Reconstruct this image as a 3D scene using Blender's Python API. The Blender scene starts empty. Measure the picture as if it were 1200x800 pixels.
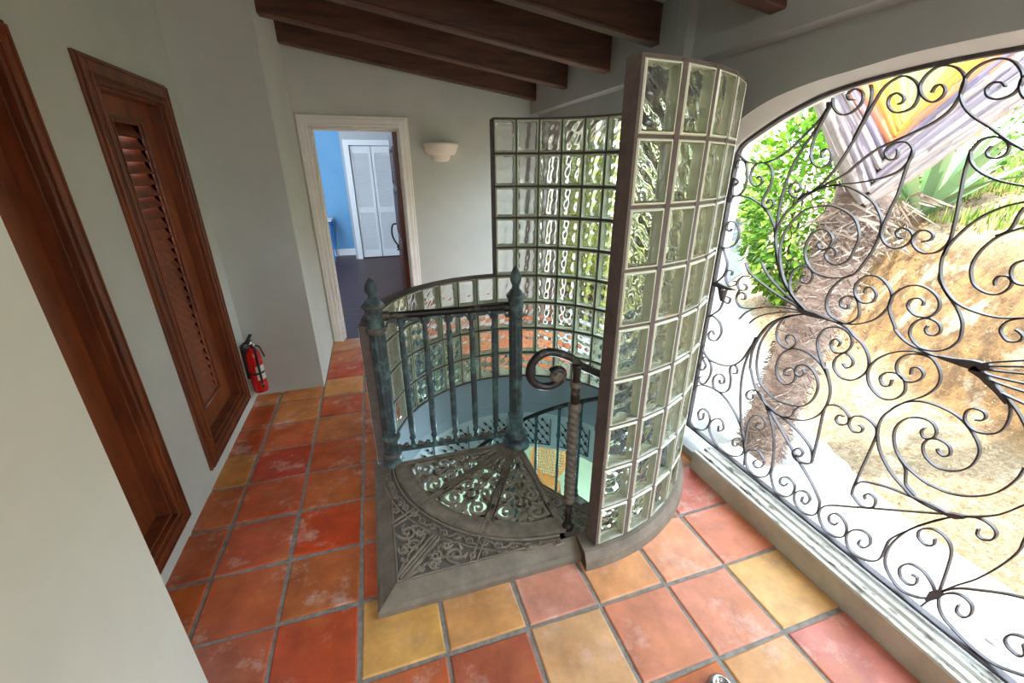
import bpy, bmesh, math, random
from math import sin, cos, pi, radians, atan2, hypot, sqrt
from mathutils import Vector, Matrix, noise
random.seed(7)
SC = bpy.context.scene
COL = SC.collection

# ------------------------------------------------------------------ helpers
def lin(r, g, b):
    def f(c):
        c /= 255.0
        return c / 12.92 if c <= .04045 else ((c + .055) / 1.055) ** 2.4
    return (f(r), f(g), f(b), 1.0)

class MB:
    """collects faces for one mesh"""
    def __init__(s): s.v = []; s.f = []; s.m = []; s.col = []; s.sm = []
    def add(s, vs, fs, mi=0, col=None, sm=False):
        o = len(s.v); s.v += [tuple(p) for p in vs]
        for f in fs:
            s.f.append(tuple(o + i for i in f)); s.m.append(mi); s.col.append(col); s.sm.append(sm)
    def box(s, x0, x1, y0, y1, z0, z1, mi=0, col=None):
        s.add([(x0,y0,z0),(x1,y0,z0),(x1,y1,z0),(x0,y1,z0),(x0,y0,z1),(x1,y0,z1),(x1,y1,z1),(x0,y1,z1)],
              [(3,2,1,0),(4,5,6,7),(0,1,5,4),(1,2,6,5),(2,3,7,6),(3,0,4,7)], mi, col)
    def obox(s, c, ax, ay, az, hx, hy, hz, mi=0, col=None):
        c, ax, ay, az = Vector(c), Vector(ax), Vector(ay), Vector(az)
        vs = [c + ax*hx*i + ay*hy*j + az*hz*k for k in (-1,1) for (i,j) in ((-1,-1),(1,-1),(1,1),(-1,1))]
        s.add(vs, [(3,2,1,0),(4,5,6,7),(0,1,5,4),(1,2,6,5),(2,3,7,6),(3,0,4,7)], mi, col)
    def prism(s, poly, z0, z1, mi=0, fn=None):
        n = len(poly)
        fn = fn or (lambda a, b, c: (a, b, c))
        s.add([fn(a,b,z0) for a,b in poly] + [fn(a,b,z1) for a,b in poly],
              [tuple(range(n-1,-1,-1)), tuple(range(n, 2*n))] + [(i,(i+1)%n,n+(i+1)%n,n+i) for i in range(n)], mi)
    def tube(s, pts, r, n=8, mi=0, cap=True, col=None):
        pts = [Vector(p) for p in pts]; N = len(pts)
        rs = r if isinstance(r, (list, tuple)) else [r]*N
        t = (pts[1]-pts[0]).normalized()
        u = t.orthogonal().normalized(); vs = []
        for i, p in enumerate(pts):
            t2 = (pts[min(i+1,N-1)] - pts[max(i-1,0)])
            if t2.length > 1e-9: t2.normalize()
            else: t2 = t
            u = (u - t2*u.dot(t2))
            u = u.normalized() if u.length > 1e-6 else t2.orthogonal().normalized()
            w = t2.cross(u); t = t2
            vs += [p + (u*cos(2*pi*k/n) + w*sin(2*pi*k/n))*rs[i] for k in range(n)]
        fs = [(i*n+k, i*n+(k+1)%n, (i+1)*n+(k+1)%n, (i+1)*n+k) for i in range(N-1) for k in range(n)]
        s.add(vs, fs, mi, col, True)
        if cap: s.add(vs[:n], [tuple(range(n-1,-1,-1))], mi, col); s.add(vs[-n:], [tuple(range(n))], mi, col)
    def lathe(s, prof, c=(0,0), n=24, mi=0, a0=0, a1=2*pi, flute=None, twist=0, sm=True, close=True):
        full = abs(a1-a0-2*pi) < 1e-6
        m = n if full else n+1; vs = []
        for (r, z, *fl) in prof:
            for k in range(m):
                a = a0 + (a1-a0)*k/n
                rr = r
                if flute and fl: rr = r*(1 + fl[0]*cos(flute*(a) + twist*z))
                vs.append((c[0]+rr*cos(a), c[1]+rr*sin(a), z))
        fs = []
        for i in range(len(prof)-1):
            for k in range(n if full else n):
                k2 = (k+1) % m if full else k+1
                fs.append((i*m+k, i*m+k2, (i+1)*m+k2, (i+1)*m+k))
        s.add(vs, fs, mi, None, sm)
        if close and full:
            s.add(vs[:m], [tuple(range(m-1,-1,-1))], mi); s.add(vs[-m:], [tuple(range(m))], mi)
    def ribbon(s, pts, w, d0, d1, fn, mi=0, closed=False):
        """bar of width w along a planar 2D path; fn(a,b,d) -> 3D, depth from d0 to d1"""
        N = len(pts); vs = []
        ws = w if isinstance(w, (list, tuple)) else [w]*N
        for i, (a, b) in enumerate(pts):
            if closed: p, q = pts[(i-1)%N], pts[(i+1)%N]
            else: p, q = pts[max(i-1,0)], pts[min(i+1,N-1)]
            ta, tb = q[0]-p[0], q[1]-p[1]; l = hypot(ta,tb) or 1
            na, nb = -tb/l*ws[i]/2, ta/l*ws[i]/2
            vs += [fn(a+na,b+nb,d0), fn(a-na,b-nb,d0), fn(a-na,b-nb,d1), fn(a+na,b+nb,d1)]
        fs = []
        for i in range(N if closed else N-1):
            j = (i+1) % N
            for k in range(4):
                fs.append((i*4+k, i*4+(k+1)%4, j*4+(k+1)%4, j*4+k))
        if not closed: fs += [(3,2,1,0), tuple((N-1)*4+k for k in range(4))]
        s.add(vs, fs, mi)
    def build(s, name, mats, parent=None, bevel=0, loc=None):
        me = bpy.data.meshes.new(name)
        me.from_pydata(s.v, [], s.f)
        mats = mats if isinstance(mats, (list, tuple)) else [mats]
        for m in mats: me.materials.append(m)
        me.polygons.foreach_set('material_index', s.m)
        me.polygons.foreach_set('use_smooth', s.sm)
        if any(c is not None for c in s.col):
            at = me.color_attributes.new('tint', 'FLOAT_COLOR', 'CORNER')
            buf = []
            for p, c in zip(me.polygons, s.col):
                buf += list(c or (.5,.5,.5,1)) * p.loop_total
            at.data.foreach_set('color', buf)
        me.update()
        bm = bmesh.new(); bm.from_mesh(me); bmesh.ops.recalc_face_normals(bm, faces=bm.faces); bm.to_mesh(me); bm.free()
        o = bpy.data.objects.new(name, me); COL.objects.link(o)
        if parent is not None:
            o.parent = parent
            o.matrix_parent_inverse = Matrix.Translation(-parent.location)
        if bevel:
            b = o.modifiers.new('bevel', 'BEVEL'); b.width = bevel; b.segments = 2; b.limit_method = 'ANGLE'; b.angle_limit = radians(40)
        return o

def tag(o, label=None, cat=None, group=None, kind=None):
    if label: o['label'] = label
    if cat: o['category'] = cat
    if group: o['group'] = group
    if kind: o['kind'] = kind
    return o
def empty(name, loc, label, cat, group=None, kind=None):
    o = bpy.data.objects.new(name, None); o.empty_display_size = .05
    o.location = loc; COL.objects.link(o)
    return tag(o, label, cat, group, kind)
def struct(o): o['kind'] = 'structure'; return o

def spline(P, sub=5, closed=False):
    out = []; n = len(P)
    for i in range(n if closed else n-1):
        if closed: p0, p1, p2, p3 = P[(i-1)%n], P[i], P[(i+1)%n], P[(i+2)%n]
        else: p0, p1, p2, p3 = P[max(i-1,0)], P[i], P[i+1], P[min(i+2,n-1)]
        for k in range(sub):
            t = k/sub
            out.append(tuple(.5*((2*b) + (-a+c)*t + (2*a-5*b+4*c-d)*t*t + (-a+3*b-3*c+d)*t**3) for a,b,c,d in zip(p0,p1,p2,p3)))
    if not closed: out.append(tuple(P[-1]))
    return out
def spiral(cx, cy, r0, r1, a0, turns, n=26):
    return [(cx+(r0+(r1-r0)*i/n)*cos(a0+turns*2*pi*i/n), cy+(r0+(r1-r0)*i/n)*sin(a0+turns*2*pi*i/n)) for i in range(n+1)]

# ------------------------------------------------------------------ materials
def mat(name, base=(.5,.5,.5,1), rough=.5, metal=0, var=None, vscale=4, vstretch=(1,1,1), bump=0, bscale=30, vlo=.35, vhi=.65,
        attr=False, spec=.5, trans=0, ior=1.45, detail=6, emit=None):
    m = bpy.data.materials.new(name); m.use_nodes = True
    nt = m.node_tree; N = nt.nodes; L = nt.links
    b = N['Principled BSDF']
    b.inputs['Roughness'].default_value = rough; b.inputs['Metallic'].default_value = metal
    b.inputs['Specular IOR Level'].default_value = spec
    b.inputs['Base Color'].default_value = base
    if trans: b.inputs['Transmission Weight'].default_value = trans; b.inputs['IOR'].default_value = ior
    tc = N.new('ShaderNodeTexCoord')
    src = None
    if attr:
        a = N.new('ShaderNodeVertexColor'); a.layer_name = 'tint'; src = a.outputs['Color']
    if var is not None:
        mp = N.new('ShaderNodeMapping'); mp.inputs['Scale'].default_value = vstretch
        L.new(tc.outputs['Object'], mp.inputs['Vector'])
        nz = N.new('ShaderNodeTexNoise'); nz.inputs['Scale'].default_value = vscale; nz.inputs['Detail'].default_value = detail
        nz.inputs['Roughness'].default_value = .65
        L.new(mp.outputs['Vector'], nz.inputs['Vector'])
        rp = N.new('ShaderNodeValToRGB'); rp.color_ramp.elements[0].position = vlo; rp.color_ramp.elements[1].position = vhi
        rp.color_ramp.elements[0].color = (0,0,0,1); rp.color_ramp.elements[1].color = (1,1,1,1)
        L.new(nz.outputs['Fac'], rp.inputs['Fac'])
        mx = N.new('ShaderNodeMix'); mx.data_type = 'RGBA'
        L.new(rp.outputs['Color'], mx.inputs['Factor'])
        if src: L.new(src, mx.inputs['A'])
        else: mx.inputs['A'].default_value = base
        mx.inputs['B'].default_value = var
        src = mx.outputs['Result']
    if src: L.new(src, b.inputs['Base Color'])
    if bump:
        n2 = N.new('ShaderNodeTexNoise'); n2.inputs['Scale'].default_value = bscale; n2.inputs['Detail'].default_value = 5
        L.new(tc.outputs['Object'], n2.inputs['Vector'])
        bp = N.new('ShaderNodeBump'); bp.inputs['Strength'].default_value = bump; bp.inputs['Distance'].default_value = .01
        L.new(n2.outputs['Fac'], bp.inputs['Height']); L.new(bp.outputs['Normal'], b.inputs['Normal'])
    return m

M = {}
M['paint'] = mat('wall_paint', lin(206,211,205), .75, var=lin(197,203,198), vscale=2.2, bump=.06, bscale=60)
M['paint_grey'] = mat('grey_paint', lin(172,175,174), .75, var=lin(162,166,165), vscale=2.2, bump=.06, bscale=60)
M['white'] = mat('white_paint', lin(250,249,247), .45, var=lin(242,240,236), vscale=6, bump=.03)
M['sill'] = mat('weathered_sill', lin(214,212,204), .6, var=lin(84,80,66), vscale=11, vlo=.54, vhi=.66, vstretch=(3,1,3), bump=.2, bscale=80)
M['sillface'] = mat('sill_face', lin(196,194,182), .7, var=lin(170,166,150), vscale=5, bump=.1)
M['blue_wall'] = mat('blue_wall', lin(118,172,212), .7, var=lin(108,164,206), vscale=2)
M['grey_wall'] = mat('grey_wall', lin(176,178,180), .75)
M['louver'] = mat('white_louver', lin(226,228,232), .5)
M['darkfloor'] = mat('dark_plank', lin(84,48,42), .42, var=lin(50,26,26), vscale=3, vstretch=(1,14,1), bump=.05)
M['mahog'] = mat('mahogany', lin(134,70,38), .36, var=lin(86,44,28), vscale=5, vstretch=(3,3,.6), bump=.08, bscale=40)
M['mahog2'] = mat('mahogany_panel', lin(146,76,38), .4, var=lin(104,52,30), vscale=4, vstretch=(2,2,.7), bump=.06)
M['beam'] = mat('beam_wood', lin(108,71,54), .5, var=lin(70,46,38), vscale=5, vstretch=(.7,5,5), bump=.12, bscale=50)
M['grout'] = mat('grout', lin(150,146,140), .85, var=lin(120,116,110), vscale=30, bump=.3, bscale=120)
M['concrete'] = mat('curb_concrete', lin(138,128,114), .8, var=lin(112,102,90), vscale=9, bump=.25, bscale=90)
M['iron_worn'] = mat('worn_cast_iron', lin(172,160,144), .5, metal=.1, var=lin(136,126,114), vscale=16, bump=.2, bscale=120)
M['iron_dark'] = mat('plate_iron', lin(124,116,110), .6, metal=.1, var=lin(102,96,90), vscale=12, bump=.3, bscale=100)
M['iron'] = mat('cast_iron', lin(158,146,130), .5, metal=.1, var=lin(122,112,102), vscale=14, bump=.2, bscale=120)
M['patina'] = mat('patinated_iron', lin(72,86,92), .4, metal=.2, var=lin(112,150,150), vscale=13, vlo=.48, vhi=.66, bump=.25, bscale=120)
M['teal'] = mat('teal_iron', lin(80,130,142), .5, metal=.2, var=lin(52,80,90), vscale=14, bump=.2, bscale=120)
M['pale'] = mat('worn_iron', lin(126,118,106), .6, metal=.2, var=lin(92,96,92), vscale=30, bump=.2, bscale=120)
M['rail'] = mat('handrail_iron', lin(36,35,36), .35, metal=.2, var=lin(96,92,86), vscale=9, vlo=.54, vhi=.62)
M['grille'] = mat('wrought_iron', lin(92,88,92), .45, metal=.3, var=lin(72,68,72), vscale=20)
M['mortar'] = mat('block_mortar', lin(112,101,97), .85, var=lin(94,85,82), vscale=20, bump=.2, bscale=100)
M['brownstone'] = mat('curb_end', lin(92,72,48), .8, var=lin(70,56,40), vscale=20)
M['wellblue'] = mat('well_fascia', lin(172,186,202), .7)
M['wellwhite'] = mat('well_wall', lin(222,230,236), .7)
M['lowfloor'] = mat('lower_floor', lin(224,232,200), .6, var=lin(212,222,190), vscale=3)
M['black'] = mat('black_plastic', lin(28,28,32), .4)
M['red'] = mat('red_enamel', lin(205,22,18), .25)
M['labelw'] = mat('sticker', lin(222,218,206), .5, var=lin(140,136,130), vscale=60, vlo=.58, vhi=.62)
M['chrome'] = mat('chrome', lin(170,170,172), .22, metal=.9)
M['handle'] = mat('dark_handle', lin(40,42,46), .35, metal=.7)
M['wicker'] = mat('wicker', lin(196,134,70), .6, var=lin(160,100,46), vscale=60, bump=.4, bscale=160)
M['bluetable'] = mat('blue_paint', lin(60,130,200), .45)
M['lampwhite'] = mat('ceramic', lin(240,234,226), .4)
# outdoors
M['path'] = mat('path_concrete', lin(150,149,145), .85, var=lin(140,138,132), vscale=2.5, bump=.15)
M['road'] = mat('shaded_road', lin(76,80,86), .9, var=lin(64,68,74), vscale=2)  # tree shade on the concrete road is put into this dark grey
M['soil'] = None
M['trunk'] = mat('palm_trunk', lin(168,146,132), .9, var=lin(116,92,80), vscale=9, vstretch=(1,1,3), bump=.6, bscale=40)
M['straw'] = mat('dry_fibre', attr=True, rough=.9)
M['sheath'] = mat('leaf_sheath', attr=True, rough=.5, var=lin(150,128,128), vscale=6, vstretch=(1,1,1), vlo=.5, vhi=.75)
M['leaf'] = mat('foliage', attr=True, rough=.5)
M['barkm'] = mat('bark', lin(120,96,74), .9, var=lin(80,60,46), vscale=12, bump=.4)

# terracotta: per-tile colour, mottled, with whitish bloom
def tile_mat():
    m = bpy.data.materials.new('terracotta'); m.use_nodes = True
    nt = m.node_tree; N = nt.nodes; L = nt.links; b = N['Principled BSDF']
    b.inputs['Roughness'].default_value = .42
    tc = N.new('ShaderNodeTexCoord'); a = N.new('ShaderNodeVertexColor'); a.layer_name = 'tint'
    def nz(scale, det, rough=.6):
        n = N.new('ShaderNodeTexNoise'); n.inputs['Scale'].default_value = scale; n.inputs['Detail'].default_value = det
        n.inputs['Roughness'].default_value = rough; L.new(tc.outputs['Object'], n.inputs['Vector']); return n
    def ramp(src, lo, hi, c0, c1):
        r = N.new('ShaderNodeValToRGB'); e = r.color_ramp.elements
        e[0].position, e[1].position, e[0].color, e[1].color = lo, hi, c0, c1
        L.new(src, r.inputs['Fac']); return r.outputs['Color']
    def mix(kind, fac, A, B):
        x = N.new('ShaderNodeMix'); x.data_type = 'RGBA'; x.blend_type = kind
        for s_, v in (('Factor', fac), ('A', A), ('B', B)):
            if isinstance(v, (int, float)) or isinstance(v, tuple): x.inputs[s_].default_value = v
            else: L.new(v, x.inputs[s_])
        return x.outputs['Result']
    g = ramp(nz(7, 8).outputs['Fac'], .3, .7, (.62,.62,.62,1), (1.15,1.15,1.15,1))
    c = mix('MULTIPLY', 1.0, a.outputs['Color'], g)
    y = ramp(nz(5, 5).outputs['Fac'], .5, .75, (0,0,0,1), (.5,.5,.5,1))
    c = mix('MIX', y, c, lin(200,128,70))
    w = ramp(nz(4.2, 12, .72).outputs['Fac'], .54, .66, (0,0,0,1), (.75,.75,.75,1))
    c = mix('MIX', w, c, lin(214,176,160))
    L.new(c, b.inputs['Base Color'])
    rr = ramp(nz(9, 6).outputs['Fac'], .3, .7, (.28,.28,.28,1), (.6,.6,.6,1))
    L.new(rr, b.inputs['Roughness'])
    bp = N.new('ShaderNodeBump'); bp.inputs['Strength'].default_value = .25; bp.inputs['Distance'].default_value = .006
    L.new(nz(14, 6).outputs['Fac'], bp.inputs['Height']); L.new(bp.outputs['Normal'], b.inputs['Normal'])
    return m
M['tile'] = tile_mat()
def soil_mat():
    m = bpy.data.materials.new('dry_slope'); m.use_nodes = True
    nt = m.node_tree; N = nt.nodes; L = nt.links; b = N['Principled BSDF']; b.inputs['Roughness'].default_value = .95
    tc = N.new('ShaderNodeTexCoord')
    def nz(scale, det, ro=.65):
        n = N.new('ShaderNodeTexNoise'); n.inputs['Scale'].default_value = scale; n.inputs['Detail'].default_value = det; n.inputs['Roughness'].default_value = ro
        L.new(tc.outputs['Object'], n.inputs['Vector']); return n.outputs['Fac']
    def step(src, lo, hi):
        r = N.new('ShaderNodeMapRange'); r.inputs['From Min'].default_value = lo; r.inputs['From Max'].default_value = hi; L.new(src, r.inputs['Value']); return r.outputs['Result']
    def mix(f, A, B):
        x = N.new('ShaderNodeMix'); x.data_type = 'RGBA'; L.new(f, x.inputs['Factor'])
        for k, v in (('A', A), ('B', B)):
            if isinstance(v, tuple): x.inputs[k].default_value = v
            else: L.new(v, x.inputs[k])
        return x.outputs['Result']
    c = mix(step(nz(30, 8, .8), .38, .62), lin(172,154,124), lin(126,104,76))
    geo = N.new('ShaderNodeNewGeometry'); sx = N.new('ShaderNodeSeparateXYZ'); L.new(geo.outputs['Normal'], sx.inputs['Vector'])
    rock = mix(step(nz(7, 8), .4, .6), lin(168,130,82), lin(116,88,60))
    steep = step(sx.outputs['Z'], .80, .50)
    c = mix(steep, c, rock)
    c = mix(step(nz(3.2, 6), .54, .64), c, lin(182,170,146))
    c = mix(step(nz(12, 9, .75), .61, .68), c, lin(92,70,48))
    L.new(c, b.inputs['Base Color'])
    bp = N.new('ShaderNodeBump'); bp.inputs['Strength'].default_value = 1; bp.inputs['Distance'].default_value = .03
    L.new(nz(22, 8, .75), bp.inputs['Height']); L.new(bp.outputs['Normal'], b.inputs['Normal'])
    return m
M['soil'] = soil_mat()

def glass_mat():
    m = bpy.data.materials.new('block_glass'); m.use_nodes = True
    nt = m.node_tree; N = nt.nodes; L = nt.links; b = N['Principled BSDF']
    b.inputs['Base Color'].default_value = (.97,.99,.96,1); b.inputs['Roughness'].default_value = 0.0
    b.inputs['Transmission Weight'].default_value = 1; b.inputs['IOR'].default_value = 1.45
    return m
M['glass'] = glass_mat()
M['glass_edge'] = mat('block_edge', lin(234,240,222), .2, var=lin(222,230,206), vscale=12)

# ------------------------------------------------------------------ camera
CAM = Vector((0.8568, -1.0275, 1.6480))
RX = Vector((0.953692,-0.300764,-0.003553)); DN = Vector((-0.117324,-0.361096,-0.925119)); FW = Vector((0.276959,0.882695,-0.379661))
cd = bpy.data.cameras.new('camera'); cam = bpy.data.objects.new('camera', cd); COL.objects.link(cam)
cd.sensor_width = 36; cd.sensor_fit = 'HORIZONTAL'; cd.lens = 14.8905; cd.clip_start = .02; cd.clip_end = 400
cam.matrix_world = Matrix(((RX.x,-DN.x,-FW.x,CAM.x),(RX.y,-DN.y,-FW.y,CAM.y),(RX.z,-DN.z,-FW.z,CAM.z),(0,0,0,1)))
SC.camera = cam
# ------------------------------------------------------------------ room shell
XL, XR, XP = -.177, 2.53, .31          # left wall, right wall, pier face
YE = 3.37                              # end wall
TP = .31                               # tile pitch
GC = (1.615, 1.094)                    # centre of the glass ring
GR0, GR1 = .818, .90
SP = (1.53, 1.05)                      # stair axis
def arc(c, r, a0, a1, n):
    return [(c[0]+r*cos(radians(a0+(a1-a0)*i/n)), c[1]+r*sin(radians(a0+(a1-a0)*i/n))) for i in range(n+1)]

def cut(o, poly, z0=-1, z1=1):
    c = MB(); c.prism(poly, z0, z1); co = c.build('cutter', M['grout'])
    md = o.modifiers.new('b', 'BOOLEAN'); md.operation = 'DIFFERENCE'; md.object = co; md.solver = 'EXACT'
    dg = bpy.context.evaluated_depsgraph_get(); dg.update()
    me = bpy.data.meshes.new_from_object(o.evaluated_get(dg))
    o.modifiers.clear(); old = o.data; o.data = me
    bpy.data.objects.remove(co)
    me.name = old.name; bpy.data.meshes.remove(old)

def rect_hole(mb, plane_x0, plane_x1, y0, y1, z0, z1, holes):
    ys = sorted({y0, y1, *[h[0] for h in holes], *[h[1] for h in holes]})
    for a, b in zip(ys, ys[1:]):
        hs = [h for h in holes if h[0] <= a and h[1] >= b]
        if not hs: mb.box(plane_x0, plane_x1, a, b, z0, z1)
        else:
            h = hs[0]
            if h[2] > z0: mb.box(plane_x0, plane_x1, a, b, z0, h[2])
            if h[3] < z1: mb.box(plane_x0, plane_x1, a, b, h[3], z1)

WELL = [(.73,.25),(1.45,.25)] + arc(GC, .86, -100, 176, 60) + [(.757,1.16),(.73,1.16)]
# floor slab (grout between the tiles shows its top)
b = MB(); b.box(-.36, 2.75, -3.2, YE+.03, -.2, -.005)
floor = struct(b.build('floor', M['grout'])); cut(floor, WELL)
TC = {(7,-1):(226,164,92),(7,0):(222,122,82),(7,1):(212,104,78),(7,-2):(202,108,86),(6,0):(228,146,102),(6,-1):(212,126,90),(5,-1):(210,124,88),
      (5,0):(224,148,92),(6,-2):(218,150,88),(4,-1):(214,156,104),(4,0):(212,134,106),(3,0):(214,146,82),(2,0):(224,160,80),(3,-1):(176,84,52),
      (2,-1):(196,92,48),(1,0):(192,80,42),(0,0):(188,94,58),(1,1):(188,100,50),(0,1):(188,92,50),(1,2):(202,70,20),(1,3):(196,96,38),(0,3):(198,84,34),
      (0,4):(192,56,20),(0,2):(190,84,48),(-1,4):(206,132,60),(-1,2):(190,92,52),(-1,3):(196,100,50),(2,2):(206,100,46),(1,4):(190,80,30),(2,1):(206,84,40),
      (1,5):(196,108,50),(0,5):(196,88,40),(1,7):(212,140,70),(1,8):(196,70,30),(1,9):(204,112,66),(1,10):(214,144,92)}
tb = MB(); rnd = random.Random(3)
g = .008
for i in range(-1, 9):
    for j in range(-11, 11):
        x0, x1 = max(i*TP, -.30)+g, min((i+1)*TP, 2.70)-g; y0, y1 = j*TP+g, (j+1)*TP-g
        y1 = min(y1, YE+.03)
        if x1-x0 < .02 or y1-y0 < .02: continue
        k = TC.get((i,j)) or rnd.choice([(198,92,36),(204,106,46),(192,78,28),(206,124,60),(200,98,42)])
        if i >= 2: k = (k[0], k[1]+10, k[2]+16)
        jt = lambda: rnd.uniform(-.004,.004)
        q = [(x0+jt(),y0+jt()),(x1+jt(),y0+jt()),(x1+jt(),y1+jt()),(x0+jt(),y1+jt())]
        c = lin(*k); e = .006; mx, my = (x0+x1)/2, (y0+y1)/2
        ins = [(px+(e if px < mx else -e), py+(e if py < my else -e)) for px, py in q]
        vs = [(px,py,-.012) for px,py in q] + [(px,py,-.003) for px,py in q] + [(px,py,.001) for px,py in ins]
        fs = [(3,2,1,0)] + [(a,(a+1)%4,4+(a+1)%4,4+a) for a in range(4)] + [(4+a,4+(a+1)%4,8+(a+1)%4,8+a) for a in range(4)] + [(8,9,10,11)]
        tb.add(vs, fs, 0, c)
tiles = tb.build('floor_tiles', M['tile'], floor); cut(tiles, WELL)

# left wall with two door recesses
D1 = (.20, .86, .19, 1.975); D2 = (1.40, 2.04, .19, 1.975)
b = MB(); rect_hole(b, -.42, XL, -.2, YE+.2, -.01, 3.0, [D1, D2]); struct(b.build('wall_left', M['paint']))
b = MB(); b.box(XL-.01, XP, 2.36, YE+.1, -.01, 3.0); struct(b.build('wall_left_pier', M['paint']))
b = MB(); b.box(-.42, XP, -3.2, -.147, -.01, 3.0); struct(b.build('wall_left_front', M['paint']))
# end wall with doorway
DO = (.41, 1.165, 1.985)
b = MB()
b.box(-.4, DO[0], YE, YE+.14, -.01, 3.0); b.box(DO[1], 2.8, YE, YE+.14, -.01, 3.0); b.box(DO[0], DO[1], YE, YE+.14, DO[2], 3.0)
struct(b.build('wall_end', M['paint']))
b = MB(); fr = .085
def casing(b, x0, x1, z1, y, s=1):
    for (w, t) in ((fr, .018), (fr*.7, .026), (fr*.25, .034)):
        # steps: wide thin board, narrower thicker inside bead
        b.box(x0-w, x0+.004, min(y,y-s*t), max(y,y-s*t), 0, z1+w); b.box(x1-.004, x1+w, min(y,y-s*t), max(y,y-s*t), 0, z1+w)
        b.box(x0, x1, min(y,y-s*t), max(y,y-s*t), z1-.004, z1+w)
casing(b, DO[0], DO[1], DO[2], YE)
b.box(DO[0]-.002, DO[0]+.018, YE, YE+.14, 0, DO[2]); b.box(DO[1]-.018, DO[1]+.002, YE, YE+.14, 0, DO[2]); b.box(DO[0], DO[1], YE, YE+.14, DO[2]-.018, DO[2])
b.box(DO[0]+.018, DO[0]+.03, YE+.05, YE+.085, 0, DO[2]-.018); b.box(DO[0]+.018, DO[1]-.018, YE+.05, YE+.085, DO[2]-.03, DO[2]-.018)
struct(b.build('trim_1', M['white'], bevel=.004))

# right wall with the arched opening
A_OUT = [(.90,.0),(.90,1.5),(.897,1.70),(.863,1.785),(.756,1.85),(.62,1.909),(.433,1.947),(.274,1.962),(.117,1.976),(-.035,1.979)]
A_IN = [(.825,.0),(.825,1.5),(.82,1.70),(.793,1.752),(.748,1.779),(.663,1.823),(.584,1.859),(.443,1.908),(.316,1.932),(.176,1.945),(.057,1.951),(-.04,1.952)]
AY = -.04
def arch_full(a):
    l = spline(a[1:], 4); l = [a[0]] + l
    return l + [(2*AY-y, z) for y, z in reversed(l[:-1])]
AO, AI = arch_full(A_OUT), arch_full(A_IN)
b = MB(); ZT = 3.0; t0, t1 = XR, XR+.20
n = len(AO); W2 = 2.2                    # second arched opening behind the glass, same size
for sh in (0, W2, -W2):
    vs = []
    for x in (t0, t1):
        vs += [(x,y+sh,z) for y,z in AO] + [(x,y+sh,ZT) for y,z in AO]
    fs = []
    for s_ in (0, 2*n):
        fs += [(s_+i, s_+i+1, s_+n+i+1, s_+n+i) for i in range(n-1)]
    b.add(vs, fs); b.add(vs, [(i, i+1, 2*n+i+1, 2*n+i) for i in range(n-1)], 1)
    b.box(t0, t1, AO[-1][0]+sh, AO[0][0]+sh, -.6, .05)
b.box(t0, t1, AO[0][0], AO[-1][0]+W2, -.3, ZT); b.box(t0, t1, AO[0][0]+W2, YE+.14, -.3, ZT); b.box(t0, t1, AO[0][0]-W2, AO[-1][0], -.3, ZT); b.box(t0, t1, -3.4, AO[-1][0]-W2, -.3, ZT)
struct(b.build('wall_right', [M['paint_grey'], M['white']]))
b = MB(); b.box(2.43, XR+.02, -3.3, YE+.02, 2.125, 3.0)
b.add([(2.43,1.035,2.13),(2.405,1.07,2.13),(2.405,1.14,2.13),(2.43,1.18,2.13),(2.43,1.035,3),(2.405,1.07,3),(2.405,1.14,3),(2.43,1.18,3)],
      [(0,1,5,4),(1,2,6,5),(2,3,7,6),(0,3,2,1)])
struct(b.build('wall_right_upper', M['paint_grey']))
# white arch frame (set between the wall and the grille)
b = MB(); n = len(AO); rr = [AO, AI]
def resamp(pl, m):
    d = [0]
    for p, q in zip(pl, pl[1:]): d.append(d[-1]+hypot(q[0]-p[0], q[1]-p[1]))
    out = []; k = 0
    for i in range(m):
        t = d[-1]*i/(m-1)
        while k < len(d)-2 and d[k+1] < t: k += 1
        f = (t-d[k])/((d[k+1]-d[k]) or 1)
        out.append((pl[k][0]+(pl[k+1][0]-pl[k][0])*f, pl[k][1]+(pl[k+1][1]-pl[k][1])*f))
    return out
m_ = 121; o_, i_ = resamp(AO, m_), resamp(AI, m_)
def ring(b, xo, xi, x1, sh=0):
    vs = [(xo,y+sh,z) for y,z in o_] + [(xi,y+sh,z) for y,z in i_] + [(x1,y+sh,z) for y,z in i_] + [(x1,y+sh,z) for y,z in o_]
    b.add(vs, [(k*m_+i, k*m_+i+1, ((k+1)%4)*m_+i+1, ((k+1)%4)*m_+i) for k in range(4) for i in range(m_-1)])
ring(b, XR+.004, XR+.05, XR+.15)
win = struct(b.build('window_1', M['white'], bevel=.003))
b = MB(); ring(b, XR+.004, XR+.05, XR+.15, W2); struct(b.build('window_2', M['white'], bevel=.003))
b = MB(); ring(b, XR+.004, XR+.05, XR+.15, -W2); struct(b.build('window_3', M['white'], bevel=.003))
b = MB(); b.box(-.42, 2.75, -3.4, -3.2, -.01, 3.1); struct(b.build('wall_back', M['paint']))
# sill with its worn track grooves
b = MB()
prof = [(2.47,-.02),(2.47,.112),(2.475,.12),(2.490,.12),(2.492,.108),(2.502,.108),(2.505,.122),(2.53,.122),(2.533,.112),(2.547,.112),(2.55,.124),(2.585,.124),(2.588,.115),(2.625,.115),(2.63,.128),(2.76,.120),(2.76,-.4),(2.5,-.4)]
ya, yb = -3.2, .60
n = len(prof)
b.add([(x,ya,z) for x,z in prof] + [(x,yb,z) for x,z in prof], [(i,(i+1)%n,n+(i+1)%n,n+i) for i in range(n)] + [tuple(range(n)), tuple(range(2*n-1,n-1,-1))])
o = struct(b.build('trim_2', [M['sill'], M['sillface']]))
for p in o.data.polygons:
    if p.center.x < 2.474 : p.material_index = 1

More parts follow.
